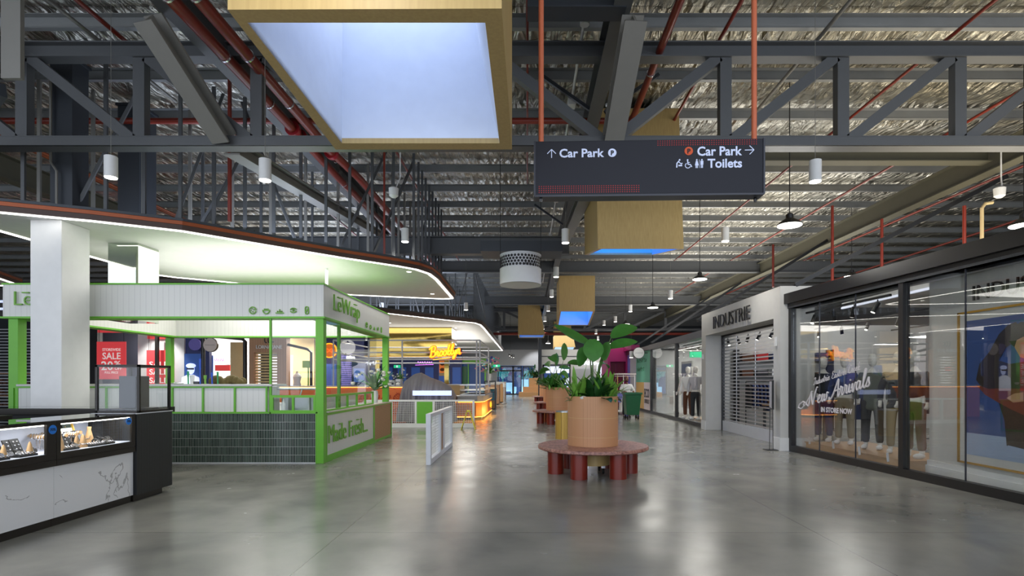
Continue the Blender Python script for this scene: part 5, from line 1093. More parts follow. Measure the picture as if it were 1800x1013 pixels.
poster(171.5, 223, 545, 585, [('50', .16, .1, .4, .42), ('%', .6, .3, .22, .2), ('OFF', .62, .1, .24, .14)], 'upper red sale poster, partly hidden by the kiosk fascia above the storewide one', dy=.0)
poster(259, 300, 616, 690, [('SALE', .12, .60, .8, .13), ('SALE', .12, .42, .8, .13), ('SALE', .12, .22, .8, .13)], 'red poster reading sale three times, behind the black glass display box')
poster(259, 300, 545, 596, [('SALE', .1, .2, .8, .4)], 'upper red sale poster on the white brick wall, behind the kiosk fascia', dy=.0)
struct(MB().box(pxx(150, 27.5), pxx(250, 27.5), 27.5, 27.7, 0, 4.4).build('wall_sale_shop', 'charcoal'))
struct(MB().box(LX(238), LX(320), LY+.15, LY+.45, 0, 4.4).build('wall_white_brick', 'white'))
lamp('SPOT', 'shop_wall_spot', (LX(280), LY-1.4, 4.1), 130, (1, .98, .96), rot=(.55, 0, 0), spot=1.2, blend=.5)
lamp('AREA', 'sale_shop_light', (LX(200), LY+2.2, 3.9), 120, (1, .97, .92), 2, 2)
sbox('dark_post', 'bronze', 272, 277, 590, 690, 'dark brown post in front of the white brick wall', 'post', -.4, .12, 0)
t = thing('shop_shelf_goods', 'jumble of pale boxes on a bench under the storewide poster', 'boxes', (LX(195), LY+1, 0)); MB().box(LX(175), LX(240), LY+.8, LY+1.4, 0, .9).build('bench', 'timber', t)
for k in range(6): x = LX(178)+k*.24; MB().box(x, x+.17, LY+.9, LY+1.2, .9, .9+R.uniform(.15, .35)).build('box', R.choice(['white', 'charcoal', 'browncl']), t)
# violet blue shop
struct(MB().box(LX(320), LX(362), LY+.25, LY+.45, 0, 4.4).build('wall_violet_shop', 'dblue'))
t = thing('lightbox_portrait', 'blue-lit portrait light box of a figure in sunglasses and pale hat', 'light box', (LX(337), LY, 1.0))
MB().box(LX(323), LX(351), LY+.05, LY+.12, .5, LZ(622)).build('panel', 'bluew', t)
c = Vector((LX(335), LY+.03, LZ(650))); MB().ball(c, .2, 14, 9, (.8, .15, 1.05)).build('face', 'ledb', t, True); MB().plate([c+Vector((dx, -.03, dz)) for dx, dz in ((-.42, -1.0), (.42, -1.0), (.38, -.35), (.12, -.22), (-.12, -.22), (-.38, -.35))], (0, -1, 0), .02).build('shoulders', 'lightpanel', t)
MB().ball(c+Vector((0, -.01, .17)), .22, 14, 8, (1, .12, .5)).build('hat', 'ledb', t, True); MB().box(c.x-.16, c.x+.16, LY-.03, LY-.01, c.z, c.z+.07).build('sunglasses', 'navy', t)
t = thing('round_shop_sign', 'pale lilac round shop sign beside the black pipe frame', 'sign', (LX(376), LY-.6, 3)); c = Vector((LX(377), LY-.3, LZ(607.5))); MB().disc(c, .29, Y_, .1, 32).build('disc', 'pinkp', t, True); MB().disc(c+Vector((0, .04, 0)), .31, Y_, .08, 32).build('rim', 'black', t, True)
mb = MB(); strokes(mb, c+Vector((-.21, -.055, -.015)), X_, .42, .022, 14, 5, .008); mb.build('small_print', 'charcoal', t)
o = sbox('dark_round_sign', 'charcoal', 336, 353, 598, 616, 'x', 'sign'); bpy.data.objects.remove(o)
t = thing('round_shop_sign', 'dark violet round sign above the blue portrait light box', 'sign', (LX(344), LY, 3)); MB().disc((LX(344), LY-.05, LZ(606)), .26, Y_, .08, 30).build('disc', 'purple', t, True)
mb = MB().tube([(LX(362), LY-.2, 0), (LX(362), LY-.2, LZ(592)), (LX(364), LY-.2, LZ(590)), (LX(430), LY-.2, LZ(596)), (LX(435), LY-.2, LZ(601)), (LX(435), LY-.2, 0)], .085, 10); tag(mb.build('pipe_portal', 'black', smooth=True), 'rounded black pipe frame around the shop entrance left of the timber shopfront', 'frame')
struct(MB().box(pxx(345, 28), pxx(455, 28), 28, 28.2, 0, 4.4).build('wall_boutique', 'lightgrey'))
sbox('beige_partition', 'beige', 405, 432, 602, 700, 'beige board partition inside the pipe-framed shop', 'partition', 1.0, .1, 0)
t = thing('neon_lettering', 'small purple neon lettering on the wall inside the pipe-framed shop', 'neon sign', (LX(385), LY+2, 2.2)); mb = MB(); mb.tube([(pxx(376, 26)+k*.033, 26, pz(633, 26)+.09*math.sin(k*1.9)) for k in range(17)], .02, 6); mb.build('tubes', 'neonp', t)
o = sbox('red_bench', 'fabricred', 378, 404, 642, 652, 'red cushioned bench inside the pipe-framed shop', 'bench', 2.2, .5)
sbox('blue_banner', 'bluew', 365, 374, 625, 660, 'slim blue lit banner inside the left jamb of the pipe frame', 'banner', .6, .04)
sbox('framed_picture', 'pgrey', 396, 404, 628, 641, 'small framed picture right of the purple neon lettering', 'picture', 3.9, .05)
lamp('AREA', 'boutique_light', (LX(400), LY+2.5, 3.9), 140, (1, .97, .92), 1.5, 2)
# timber shopfront
t = thing('timber_shopfront', 'timber-clad shopfront with the LORNA JANE lettering', 'shopfront', (LX(472), LY, 0))
MB().box(LX(440), LX(505), LY-.1, LY+.3, LZ(620), 3.9).box(LX(440), LX(448), LY-.1, LY+.3, 0, LZ(620)).box(LX(489), LX(505), LY-.1, LY+.3, 0, LZ(620)).build('cladding', 'timber', t)
mb = MB(); txt(mb, 'LORNA JANE', (LX(453.5), LY-.14, LZ(615.5)), X_, Z_, LX(498.5)-LX(453.5), .2, .04, .012); mb.build('lettering', 'price', t)
mb = MB()
for k, (cx_, r_) in enumerate(((470, .13), (476, .13), (482, .1))): mb.tube([(LX(cx_)+.07*math.cos(a), LY-.13, LZ(598)+r_*math.sin(a)) for a in [math.radians(x) for x in range(60, 301, 30)]], .02, 6)
mb.build('emblem', 'black', t)
mb = MB()
for k in range(22): mb.box(LX(448), LX(489), LY+.05, LY+.08, .05+k*.125, .13+k*.125)
t = thing('roller_grille', 'open-slatted roller grille in the timber-clad shopfront', 'roller grille', (LX(468), LY, 0)); mb.build('slats', 'beige', t)
tag(MB().box(LX(449), LX(488), LY+1.5, LY+1.55, .3, 2.7).build('lit_display', 'lightpanel'), 'lit white display behind the slats of the timber shopfront', 'display')
# grey shop right of it with mannequin torso
struct(MB().box(pxx(490, 27.2), pxx(552, 27.2), 27.2, 27.4, 0, 4.2).build('wall_grey_shop', 'beige'))
mb = MB().tube([(LX(506), LY, 3.1), (LX(540), LY, LZ(614)), (LX(547), LY, LZ(620)), (LX(547), LY, 0)], .06, 8); tag(mb.build('pipe_portal', 'black', smooth=True), 'slim black pipe frame right of the timber shopfront', 'frame')
lamp('AREA', 'grey_shop_light', (LX(525), LY+1.6, 3.4), 60, (1, .95, .88), 1.3, 1.6)
t = thing('green_floor_sign', 'green square placard on a post inside the shop right of the timber front', 'sign', (LX(525), LY+1, 0)); MB().box(LX(515), LX(530), LY+1, LY+1.04, LZ(646), LZ(633)).build('placard', 'leafl', t); MB().box(LX(524), LX(526), LY+1.04, LY+1.07, 0, LZ(646)).build('post', 'leafl', t)
c = Vector((LX(512), LY+.6, LZ(679))); t = thing('dressed_bust', 'white dressmaker bust in a grey top right of the timber shopfront', 'bust form', (c.x, c.y, 0)); MB().lathe([(.12, -.2), (.17, 0), (.13, .2), (.19, .42), (.17, .5), (.06, .58), (.05, .66)], c, 14, 1, .6).build('torso', 'white', t, True); MB().lathe([(.135, 0-.2), (.185, 0), (.145, .2), (.2, .4)], c, 14, 1, .65).build('grey_top', 'pgrey', t, True); MB().cyl((c.x, c.y), .02, 0, c.z-.15).build('stand_pole', 'black', t)
# orange round sign, blue wall with grille
struct(MB().box(pxx(549, 28), pxx(650, 28), 28, 28.2, 0, 4.4).build('wall_blue_shop', 'dblue'))
c = Vector((pxx(580, 23.4), 23.4, pz(616.5, 23.4))); t = thing('round_neon_sign', 'glowing orange round sign with a looped symbol behind the kiosk', 'sign', c); MB().disc(c, .32, Y_, .12, 32).build('disc', 'brookback', t, True)
MB().tube([c+Vector((.3*math.cos(a), -.07, .3*math.sin(a))) for a in [math.radians(x) for x in range(0, 360, 15)]], .025, 8, True).build('neon_ring', 'neony', t, True); MB().tube([c+Vector((.14*math.sin(a), -.07, .08*math.sin(2*a))) for a in [math.radians(x) for x in range(0, 360, 20)]], .016, 6, True).build('loop_symbol', 'neono', t, True)
MB().tube([c+Vector((.0, 0, .3)), (c.x, c.y, 4.0)], .01, 5).build('hanging_wire', 'black', t)
lit('blue_lit_door', 'glowing blue doorway right under the orange round sign', 'doorway', 570, 590, 640, 700, 26, 'bluew', .1)
t = thing('roller_grille', 'blue-tinted roller grille under small white lit lettering', 'roller grille', (pxx(610, 27.5), 27.5, 0)); mb = MB()
for k in range(26): mb.box(pxx(600, 27.5), pxx(618, 27.5), 27.5, 27.54, .3+k*.1, .36+k*.1)
mb.build('slats', 'purple', t)
t = thing('lit_lettering', 'small white lit lettering on the dark blue wall behind the kiosk', 'sign', (pxx(617, 27.4), 27.4, 2.6)); mb = MB(); strokes(mb, (pxx(609.5, 27.4), 27.38, pz(631.5, 27.4)), X_, .43, .17, 5, 8, .045); mb.build('letters', 'swatch', t)
lit('blue_lit_window', 'blue lit window right of the blue roller grille', 'window', 622, 640, 648, 672, 27.4, 'bluew', .06)

# ================================================================== RIGHT: NEAR SHOP WINDOW
A_, B_ = Vector((5.70, 11.9, 0)), Vector((6.15, 6.76, 0)); dr = (B_-A_).normalized(); nr = Vector((dr.y, -dr.x, 0))  # nr points to the hall
if nr.x > 0: nr = -nr
def gl(px, off=0.0): # point on the glass line under a picture column
    s_ = (px-CX)/F; Y = (5.7+1.0418+off)/(s_+.0875); return A_+dr*((11.9-Y)/-dr.y)
def ge(px): return (gl(px)-A_).length
def gbox(mb, e0, e1, d0, d1, z0, z1):
    q = [A_+dr*e0-nr*d0, A_+dr*e1-nr*d0, A_+dr*e1-nr*d1, A_+dr*e0-nr*d1]; return mb.hexa([p+Z_*z0 for p in q]+[p+Z_*z1 for p in q])
t = thing('shop_window', 'tall black-framed shop window with New Arrivals lettering, nearest on the right', 'shop window', A_+dr*4)
mb = MB(); gbox(mb, -.05, 11, 0, .12, 0, .13); gbox(mb, -.05, .08, 0, .12, .13, 3.1); e = ge(1583); gbox(mb, e-.05, e+.05, 0, .12, .13, 3.1); gbox(mb, -.1, 11, -.02, .3, 3.1, 3.2); gbox(mb, -.1, 11, -.1, .5, 3.2, 3.42); gbox(mb, 8.5, 8.6, 0, .12, .13, 3.1)
mb.build('frame', 'black', t)
gbox(MB(), -.1, 11, -.02, .42, 3.1, 3.14).build('header_underside', 'lightgrey', t)
mb = MB(); es_ = [.08, ge(1436), ge(1499), e-.05]; es2 = [e+.05, ge(1691), 8.5]
for lst in (es_, es2):
    for a, b in zip(lst, lst[1:]): gbox(MB(), a+.004, b-.004, .05, .062, .13, 3.1).build('pane', 'glass', t)
mb = MB()
for px in (1436, 1499, 1691): k = ge(px); gbox(mb, k-.006, k+.006, .045, .066, .13, 3.1)
mb.build('glazing_joints', 'charcoal', t)
def gp(px, py, off=-.0): v = gl(px); return Vector((v.x, v.y, pz(py, v.y)))+nr*(.005-.05)
def gtext(s, px0, py0, px1, py1, hpx, mtb, bold=.02, shear=.35):
    a, b = gp(px0, py0), gp(px1, py1); r_ = (b-a); w_ = r_.length; r_.normalize(); n = Vector((-dr.y, dr.x, 0)); n = nr; u_ = n.cross(r_).normalized(); txt(mtb, s, a, r_, u_, w_, hpx*a.y/F, .004, bold, shear)
def gscript(s, px0, py0, px1, py1, r, mtb, hs=1.0):
    a, b = gp(px0, py0), gp(px1, py1); r_ = b-a; w_ = r_.length; r_.normalize(); script(mtb, s, a, r_, nr.cross(r_).normalized(), w_, r, .3, hs)
mb = MB(); gscript('Industrie Eastern Creek', 1427, 677, 1507, 650, .006, mb, .95); gscript('New Arrivals', 1418, 714, 1526, 678, .015, mb, .95); mb.tube([gp(1418+dx, 714+dy)+Vector((0, 0, 0)) for dx, dy in ((-3, -4), (-10, -8), (-16, -3), (-18, 3), (-13, 5), (-6, -2), (2, -16), (6, -26))], .015, 6); mb.build('script_lettering', 'whitetxt', t)
mb = MB(); gtext('IN STORE NOW', 1439.5, 724.5, 1494, 729, 9, mb, .03, 0); mb.build('lettering', 'whitetxt', t)
# white display wall with baseboard, letters and framed poster
WX = 6.55; w0 = 8.9
struct(MB().box(WX, WX+.3, 1, w0, 0, 3.3).build('wall_display', 'offwhite'))
struct(MB().box(WX-.05, WX, 1, w0+.02, 0, .17).box(WX-.03, WX, 1, w0+.01, .17, .25).build('baseboard_display', 'white'))
def wpt(px, py): Y = WX*F/(px-CX); return Vector((WX, Y, pz(py, Y)))
mb = MB(); a = wpt(1714, 529); txt(mb, 'INDUSTRIE', a+Vector((-.02, 0, 0)), -Y_, Z_, 1.52, .215, .02, -.008); tag(mb.build('wall_lettering', 'blacktxt'), 'black raised INDUSTRIE letters on the white wall behind the near shop glass', 'lettering')
t = thing('framed_poster', 'gold-framed poster of a person in a dark jumper and cap against blue sky', 'poster', (WX-.03, 7.3, .3))
py0, py1, pz0, pz1 = 8.26, 6.3, .31, 2.56
MB().box(WX-.03, WX, py1, py0, pz0, pz1).build('mount', 'offwhite', t)
mb = MB(); f = .03; mb.box(WX-.05, WX, py1, py0, pz0, pz0+f).box(WX-.05, WX, py1, py0, pz1-f, pz1).box(WX-.05, WX, py0-f, py0, pz0, pz1).box(WX-.05, WX, py1, py1+f, pz0, pz1); mb.build('frame', 'gold', t)
q0, q1, r0, r1 = py0-.13, py1+.13, pz0+.14, pz1-.14; MB().box(WX-.035, WX-.03, q1, q0, r0+.32, r1).build('blue_picture', 'posterb', t); MB().box(WX-.035, WX-.03, q1, q0, r0, r0+.32).build('pale_picture_base', 'posterl', t)
def pp(px, py): Y = (WX-.04)*F/(px-CX); return Vector((WX-.04, Y, pz(py, Y)))
def pshape(nm, pts, mt, d): MB().plate([pp(*p)+Vector((-d, 0, 0)) for p in pts], (-1, 0, 0), .003).build(nm, mt, t)
pshape('jumper', [(1716, 668), (1722, 640), (1740, 618), (1756, 588), (1772, 572), (1786, 566), (1796, 580), (1784, 600), (1768, 612), (1756, 634), (1776, 640), (1800, 636), (1840, 640), (1840, 800), (1770, 784), (1766, 740), (1756, 708), (1732, 690)], 'posterd', 0)
pshape('red_sleeve', [(1716, 676), (1738, 684), (1762, 683), (1800, 684), (1840, 686), (1840, 760), (1800, 730), (1778, 720), (1756, 708), (1732, 694)], 'posterr', .003)
pshape('face', [(1779, 600), (1786, 590), (1800, 588), (1818, 592), (1820, 620), (1806, 632), (1794, 628), (1786, 614)], 'posters', .003)
pshape('hair', [(1772, 596), (1776, 578), (1796, 566), (1826, 570), (1826, 600), (1818, 598), (1800, 592), (1788, 598), (1784, 610), (1779, 606)], 'posterd', .006)
pshape('pale_trousers', [(1772, 783), (1800, 790), (1840, 796), (1840, 812), (1774, 805)], 'posterl', .002)
pshape('hand', [(1770, 700), (1784, 692), (1800, 690), (1800, 706), (1782, 708)], 'posters', .006)
# timber plinth
t = thing('display_plinth', 'long oak display plinth under the mannequins behind the near glass', 'plinth', (6.6, 10.4, 0)); MB().prism([(6.02, 11.8), (6.22, 9.0), (7.3, 9.0), (7.3, 11.8)], 0, .2).build('timber_body', 'oakp', t); MB().prism([(6.0, 11.82), (6.2, 8.98), (7.32, 8.98), (7.32, 11.82)], .2, .215).build('top_board', 'oakp', t)

# ---- figures ------------------------------------------------------
def skin(name, joints, edges, radii, mat, parent, lv=1):
    me = bpy.data.meshes.new(name); me.from_pydata([Vector(j) for j in joints], edges, []); o = bpy.data.objects.new(name, me); sc.collection.objects.link(o); o.parent = parent
    sk = o.modifiers.new('skin', 'SKIN'); sk.use_smooth_shade = True
    for v, r in zip(me.skin_vertices[0].data, radii): v.radius = (r, r) if isinstance(r, (int, float)) else r
    me.skin_vertices[0].data[0].use_root = True
    s = o.modifiers.new('subsurf', 'SUBSURF'); s.levels = lv; s.render_levels = lv; me.materials.append(M[mat]); return o
def figure(name, label, cat, body, top, legs, shoes, arms=None, group=None, coat_len=0, hair=None, lean=0):
    """standing figure about 1.86 m facing -Y in its own frame; arms: list of two (elbow, hand) pairs"""
    t = thing(name, label, cat, (0, 0, 0), group)
    arms = arms or [((-.27, .02, 1.16), (-.27, -.06, .90)), ((.27, .02, 1.16), (.27, -.06, .90))]
    J = [(0, 0, .98), (0, .01, 1.15), (0, .01, 1.36), (0, .0, 1.50), (0, -.01, 1.57)]; E = [(0, 1), (1, 2), (2, 3), (3, 4)]; Rd = [(.15, .10), (.135, .09), (.165, .10), (.06, .06), (.05, .055)]
    for s_, (el, hd) in zip((-1, 1), arms):
        k = len(J); J += [(s_*.19, .0, 1.42), el, hd, (hd[0], hd[1]-.05, hd[2]-.06)]; E += [(2, k), (k, k+1), (k+1, k+2), (k+2, k+3)]; Rd += [.062, .045, .032, .036]
    for s_ in (-1, 1):
        k = len(J); J += [(s_*.1, 0, .90), (s_*.11, -.01, .50), (s_*.12, .02, .09), (s_*.12, -.02, .05)]; E += [(0, k), (k, k+1), (k+1, k+2), (k+2, k+3)]; Rd += [.085, .058, .042, .04]
    skin('body', J, E, Rd, body, t, 2)
    h = MB().lathe([(.001, 0), (.05, .015), (.072, .06), (.084, .12), (.085, .17), (.07, .22), (.035, .25), (.001, .255)], (0, -.012, 1.585), 18, .92, 1.14)
    h.ball((0, -.115, 1.69), .016, 8, 5, (.8, 1.3, 1.5)); h.build('head', body, t, True)
    TJ = J[:3]+[(0, 0, 1.46)]; TE = [(0, 1), (1, 2), (2, 3)]; TR = [(.175, .125), (.16, .115), (.185, .125), (.12, .09)]
    for s_, (el, hd) in zip((-1, 1), arms):
        k = len(TJ); el = Vector(el); hd = Vector(hd)
        if name == 'person': TJ += [(s_*.19, 0, 1.42), el]; TE += [(2, k), (k, k+1)]; TR += [.08, .07]
        else: TJ += [(s_*.19, 0, 1.42), el, el+(hd-el)*.85]; TE += [(2, k), (k, k+1), (k+1, k+2)]; TR += [.078, .06, .05]
    if coat_len: k = len(TJ); TJ += [(0, 0, .98-coat_len)]; TE += [(0, k)]; TR += [(.18, .13)]
    skin('jacket' if coat_len else 'shirt', TJ, TE, TR, top, t, 2)
    LJ = [(0, 0, 1.0), (0, 0, .93)]; LE = [(0, 1)]; LR = [(.16, .11), (.155, .11)]
    for s_ in (-1, 1): k = len(LJ); LJ += [(s_*.1, 0, .85), (s_*.11, -.01, .50), (s_*.12, .015, .11)]; LE += [(1, k), (k, k+1), (k+1, k+2)]; LR += [.1, .078, .07]
    skin('trousers', LJ, LE, LR, legs, t, 2)
    for s_ in (-1, 1): MB().ball((s_*.125, -.06, .045), .06, 12, 7, (.8, 2.1, .8)).build('shoe', shoes, t, True)
    if hair:
        MB().ball((0, .015, 1.745), .094, 14, 9, (.95, 1.1, 1.05)).build('hair', 'hair', t, True); MB().ball((0, -.055, 1.625), .062, 12, 7, (1, .9, .75)).build('beard', 'hair', t, True)
        for s_ in (-1, 1): MB().ball((s_*.032, -.105, 1.715), .011, 8, 5).build('eye', 'white', t, True); MB().ball((s_*.083, -.005, 1.69), .022, 8, 5, (.4, .8, 1.3)).build('ear', body, t, True)
        MB().ball((0, -.108, 1.648), .02, 8, 5, (1.3, .4, .35)).build('mouth', 'fabricred', t, True)
    return t
mq = []
for (px, Y, z, rz, top, leg, cl, lb) in [(1446, 11.85, .215, -.9, 'dkcloth', 'denim', 0, 'mannequin in dark clothes at the far end of the window row'), (1483, 11.3, .215, -.8, 'denim', 'khaki', 0, 'mannequin in a navy top and pale trousers, second from the portal'),
                                        (1532, 10.5, .215, -.8, 'coat', 'dkcloth', .25, 'mannequin in a long grey green coat in the middle of the window'), (1577, 9.85, .215, -.7, 'dkcloth', 'khaki', .12, 'mannequin partly behind the window mullion in a dark jacket'), (1606, 9.35, .215, -1.3, 'dkcloth', 'browncl', 0, 'mannequin in dark top right of the mullion beside the white wall')]:
    f = figure('mannequin', lb, 'mannequin', 'manq', top, leg, 'shoew', group='mannequins in the near window', coat_len=cl); place(f, (pxx(px, Y)+.02, Y, z), rz)
for k, (px, py, lb) in enumerate([(1423, 781, 'small white price card at the portal end of the plinth'), (1465, 789, 'small white price card between the second and third pair of shoes'), (1511, 800, 'small white price card on the plinth left of the long coat'), (1561, 812, 'small white price card on the plinth beside the mullion')]):
    Y = (CH-.215)*F/(py-HY); x = pxx(px, Y); tag(MB().plate([(x-.035, Y-.03, .215), (x+.035, Y+.02, .215), (x+.04, Y+.05, .36), (x-.03, Y+.0, .36)], (.4, 1, 0), .01).build('price_card', 'price'), lb, 'card')
def track(x0, y0, x1, y1, z, n, lb):
    t = thing('track_light_rail', lb, 'track lights', ((x0+x1)/2, (y0+y1)/2, z)); MB().bar((x0, y0, z), (x1, y1, z), .04, .04).build('rail', 'black', t)
    for k in range(n):
        q = (k+.5)/n; p = Vector((x0+(x1-x0)*q, y0+(y1-y0)*q, z)); a = R.uniform(0, 6.28); d = Vector((math.cos(a)*.5, math.sin(a)*.5, -1)).normalized()
        s = MB().tube([p-Z_*.03, p-Z_*.10], .012, 6).tube([p-Z_*.10-d*.02, p-Z_*.10+d*.17], .042, 12).build('spotlight', 'black', t, True); MB().disc(p-Z_*.10+d*.172, .036, d, .004, 12).build('lamp_face', 'lampl', s)
track(6.12, 9.2, 5.98, 11.7, 2.98, 4, 'row of black track spotlights just behind the near shop glass')
track(8.5, 5, 8.5, 16.5, 3.05, 10, 'row of black track spotlights deeper inside the near shop')
track(11, 5, 11, 16.5, 3.05, 8, 'far row of black track spotlights inside the near shop')
track(6.1, 12.4, 6.1, 17, 2.85, 6, 'row of black track spotlights behind the roller shutter of the portal')
# shop interior furniture
struct(MB().box(5.75, 14, 17.5, 17.7, 0, 3.3).build('wall_shop_division', 'offwhite'))
t = thing('slat_soffit', 'white lowered ceiling panel with light slots inside the near shop', 'ceiling panel', (10, 10, 3.25)); MB().box(7.6, 13.8, 9.5, 13.2, 3.3, 3.4).build('panel', 'white', t); MB().box(7.58, 7.64, 9.5, 13.2, 3.26, 3.3).build('light_slot', 'lightpanel', t)
def rack(x, y, L_, lb, cols, along='y'):
    t = thing('clothes_rack', lb, 'clothes rack', (x, y, 0))
    d = Y_ if along == 'y' else X_; c = Vector((x, y, 0)); mb = MB()
    for k in (0, 1): p = c+d*L_*k; mb.tube([p, p+Z_*1.5], .015, 8).bar(p-(X_ if along == 'y' else Y_)*.25, p+(X_ if along == 'y' else Y_)*.25, .03, .03)
    mb.tube([c+Z_*1.5, c+d*L_+Z_*1.5], .015, 8).build('rail', 'black', t)
    n = int(L_/.11)
    for k in range(n):
        p = c+d*(k+.5)*L_/n; s_ = .19; o_ = X_ if along == 'y' else Y_
        mb = MB(); zz = R.uniform(.55, .8); mb.plate([p-o_*s_+Z_*zz, p+o_*s_+Z_*zz, p+o_*s_*.95+Z_*1.32, p+o_*.05+Z_*1.43, p-o_*.05+Z_*1.43, p-o_*s_*.95+Z_*1.32], d, .05); mb.build('garment', R.choice(cols), t)
    return t
rack(8.6, 9.6, 1.6, 'rack of dark garments behind the mannequins', ['dkcloth', 'coat', 'denim'])
rack(9.4, 6.4, 1.6, 'rack of dark and khaki garments near the display wall', ['dkcloth', 'khaki', 'browncl'])
rack(8.2, 13.4, 2.2, 'rack of blue and dark garments behind the roller shutter', ['denim', 'denim', 'dkcloth'])
rack(10.5, 12.2, 2.2, 'deeper rack of brown and dark garments behind the roller shutter', ['browncl', 'dkcloth', 'coat'])
rack(6.7, 16.75, 2.6, 'rack of blue and dark garments along the end wall behind the roller shutter', ['denim', 'blue', 'dkcloth', 'denim'], 'x')
t = thing('wall_shelves', 'upper shelves of folded blue and red clothes above the end wall rack behind the shutter', 'shelves', (8, 17.3, 1.6)); MB().box(6.6, 9.6, 17.1, 17.5, 1.62, 1.66).box(6.6, 9.6, 17.1, 17.5, 2.1, 2.14).box(6.6, 6.64, 17.1, 17.5, 0, 2.5).box(9.56, 9.6, 17.1, 17.5, 0, 2.5).build('shelf_frame', 'black', t)
for z in (1.66, 2.14):
    for k in range(6): MB().box(6.75+k*.47, 7.1+k*.47, 17.15, 17.45, z, z+R.uniform(.12, .34)).build('folded_stack', R.choice(['denim', 'dkcloth', 'fabricred', 'white', 'browncl']), t)
def table(x, y, lb):
    t = thing('display_table', lb, 'table', (x, y, 0)); MB().box(x-.5, x+.5, y-.8, y+.8, .82, .87).build('tabletop', 'oakp', t)
    for a in (-.45, .45):
        for b in (-.74, .74): MB().box(x+a-.03, x+a+.03, y+b-.03, y+b+.03, 0, .82).build('leg', 'black', t)
    return t
table(9.9, 10.6, 'oak display table with folded jumpers inside the near shop'); table(7.2, 14.8, 'oak display table with folded shirts behind the roller shutter')
for (x, y, sec) in ((9.9, 10.6, 'on the oak table in the near shop'), (7.2, 14.8, 'on the oak table behind the roller shutter')):
    for i in range(2):
        for j in range(4):
            mt = R.choice(['denim', 'khaki', 'white', 'browncl', 'fabricred', 'coat'])
            tag(MB().box(x-.4+i*.42, x-.08+i*.42, y-.68+j*.36, y-.42+j*.36, .87, .87+R.uniform(.06, .2)).build('folded_clothes', mt, bevel=.02), 'small stack of folded clothes '+sec, 'clothes', 'folded clothes '+sec)
for x, y, n_ in ((13.85, 8, 3), (13.85, 13, 4)):
    t = thing('wall_shelves', 'tall shelves of folded clothes on the rear wall of the shop, %s' % ('behind the mannequins' if y == 8 else 'behind the roller shutter'), 'shelves', (x, y, 0)); MB().box(13.6, 13.98, y, y+3.2, 0, .05).box(13.6, 13.98, y, y+.05, 0, 2.3).box(13.6, 13.98, y+3.15, y+3.2, 0, 2.3).box(13.6, 13.98, y, y+3.2, .7, .74).box(13.6, 13.98, y, y+3.2, 1.4, 1.44).box(13.6, 13.98, y, y+3.2, 2.26, 2.3).build('shelf_frame', 'oakp', t)
    for z in (.05, .74, 1.44):
        for k in range(7): MB().box(13.65, 13.95, y+.15+k*.43, y+.45+k*.43, z, z+R.uniform(.15, .45)).build('folded_stack', R.choice(['denim', 'khaki', 'dkcloth', 'fabricred', 'white', 'browncl']), t)
# ---- white portal with roller shutter
PX, p0, p1 = 5.52, 11.92, 17.3
t = thing('shop_portal', 'white boxed portal reading INDUSTRIE around the closed roller shutter', 'portal', (PX+.3, (p0+p1)/2, 0))
o0, o1, oz = 12.25, 16.9, 2.92
mb = MB().box(PX, PX+.75, p0, o0, 0, 3.6).box(PX, PX+.75, o1, p1, 0, 3.6).box(PX, PX+.75, o0, o1, oz, 3.6).build('surround', 'offwhite', t)
MB().box(PX-.02, PX, p0-.02, o0+.0, 0, .28).box(PX, PX+.75, p0-.02, p0, 0, .28).build('baseboard', 'white', t); MB().box(PX-.02, PX, o1, p1, 0, .28).build('baseboard', 'white', t)
mb = MB(); txt(mb, 'INDUSTRIE', (PX-.04, 16.05, 3.04), -Y_, Z_, 2.62, .36, .03, -.012); mb.build('lettering', 'blacktxt', t)
MB().box(PX-.04, PX, 12.08, 12.14, 2.3, 2.5).build('sensor_box', 'white', t); MB().box(PX-.04, PX, 17.1, 17.16, 2.2, 2.35).build('sensor_box', 'white', t)
t = thing('roller_shutter', 'closed silver roller shutter with open slots inside the white portal', 'roller shutter', (PX+.5, 14.6, 0))
mb = MB(); sx = PX+.52
for k in range(26): mb.box(sx, sx+.012, o0, o1, .32+k*.1, .32+k*.1+.036)
mb.box(sx+.012, sx+.02, 13.1, 13.13, .3, 2.9).box(sx+.012, sx+.02, 14.5, 14.53, .3, 2.9).box(sx+.012, sx+.02, 15.8, 15.83, .3, 2.9)
mb.build('slats', 'steelr', t); MB().box(sx-.02, sx+.04, o0, o1, 0, .3).build('bottom_panel', 'lightgrey', t); MB().box(sx-.04, sx+.05, o0, o0+.05, 0, oz).box(sx-.04, sx+.05, o1-.05, o1, 0, oz).box(sx-.04, sx+.05, o0, o1, oz-.04, oz).build('guide_rails', 'black', t)
# sign stand by the portal
c = Vector((pxx(1355, 12.05), 12.05, 0)); t = thing('sign_stand', 'slim black sign stand on two rods in front of the white portal', 'sign stand', c)
MB().box(c.x-.13, c.x+.2, c.y-.1, c.y+.12, 0, .012).build('base_plate', 'black', t); MB().tube([(c.x-.03, c.y, 0), (c.x-.02, c.y, .95)], .008, 8).tube([(c.x+.05, c.y, 0), (c.x+.04, c.y, .95)], .008, 8).build('rods', 'black', t)
MB().hexa([(c.x-.03, c.y-.13, .9), (c.x+.01, c.y-.13, .9), (c.x+.07, c.y+.13, .9), (c.x+.03, c.y+.13, .9), (c.x-.03, c.y-.13, 1.54), (c.x+.01, c.y-.13, 1.54), (c.x+.07, c.y+.13, 1.54), (c.x+.03, c.y+.13, 1.54)]).build('sign_board', 'black', t)
MB().plate([(c.x-.03, c.y-.11, .93), (c.x+.022, c.y+.11, .93), (c.x+.022, c.y+.11, 1.51), (c.x-.03, c.y-.11, 1.51)], (-1, .25, 0), .006).build('notice_sheet', 'pgrey', t)

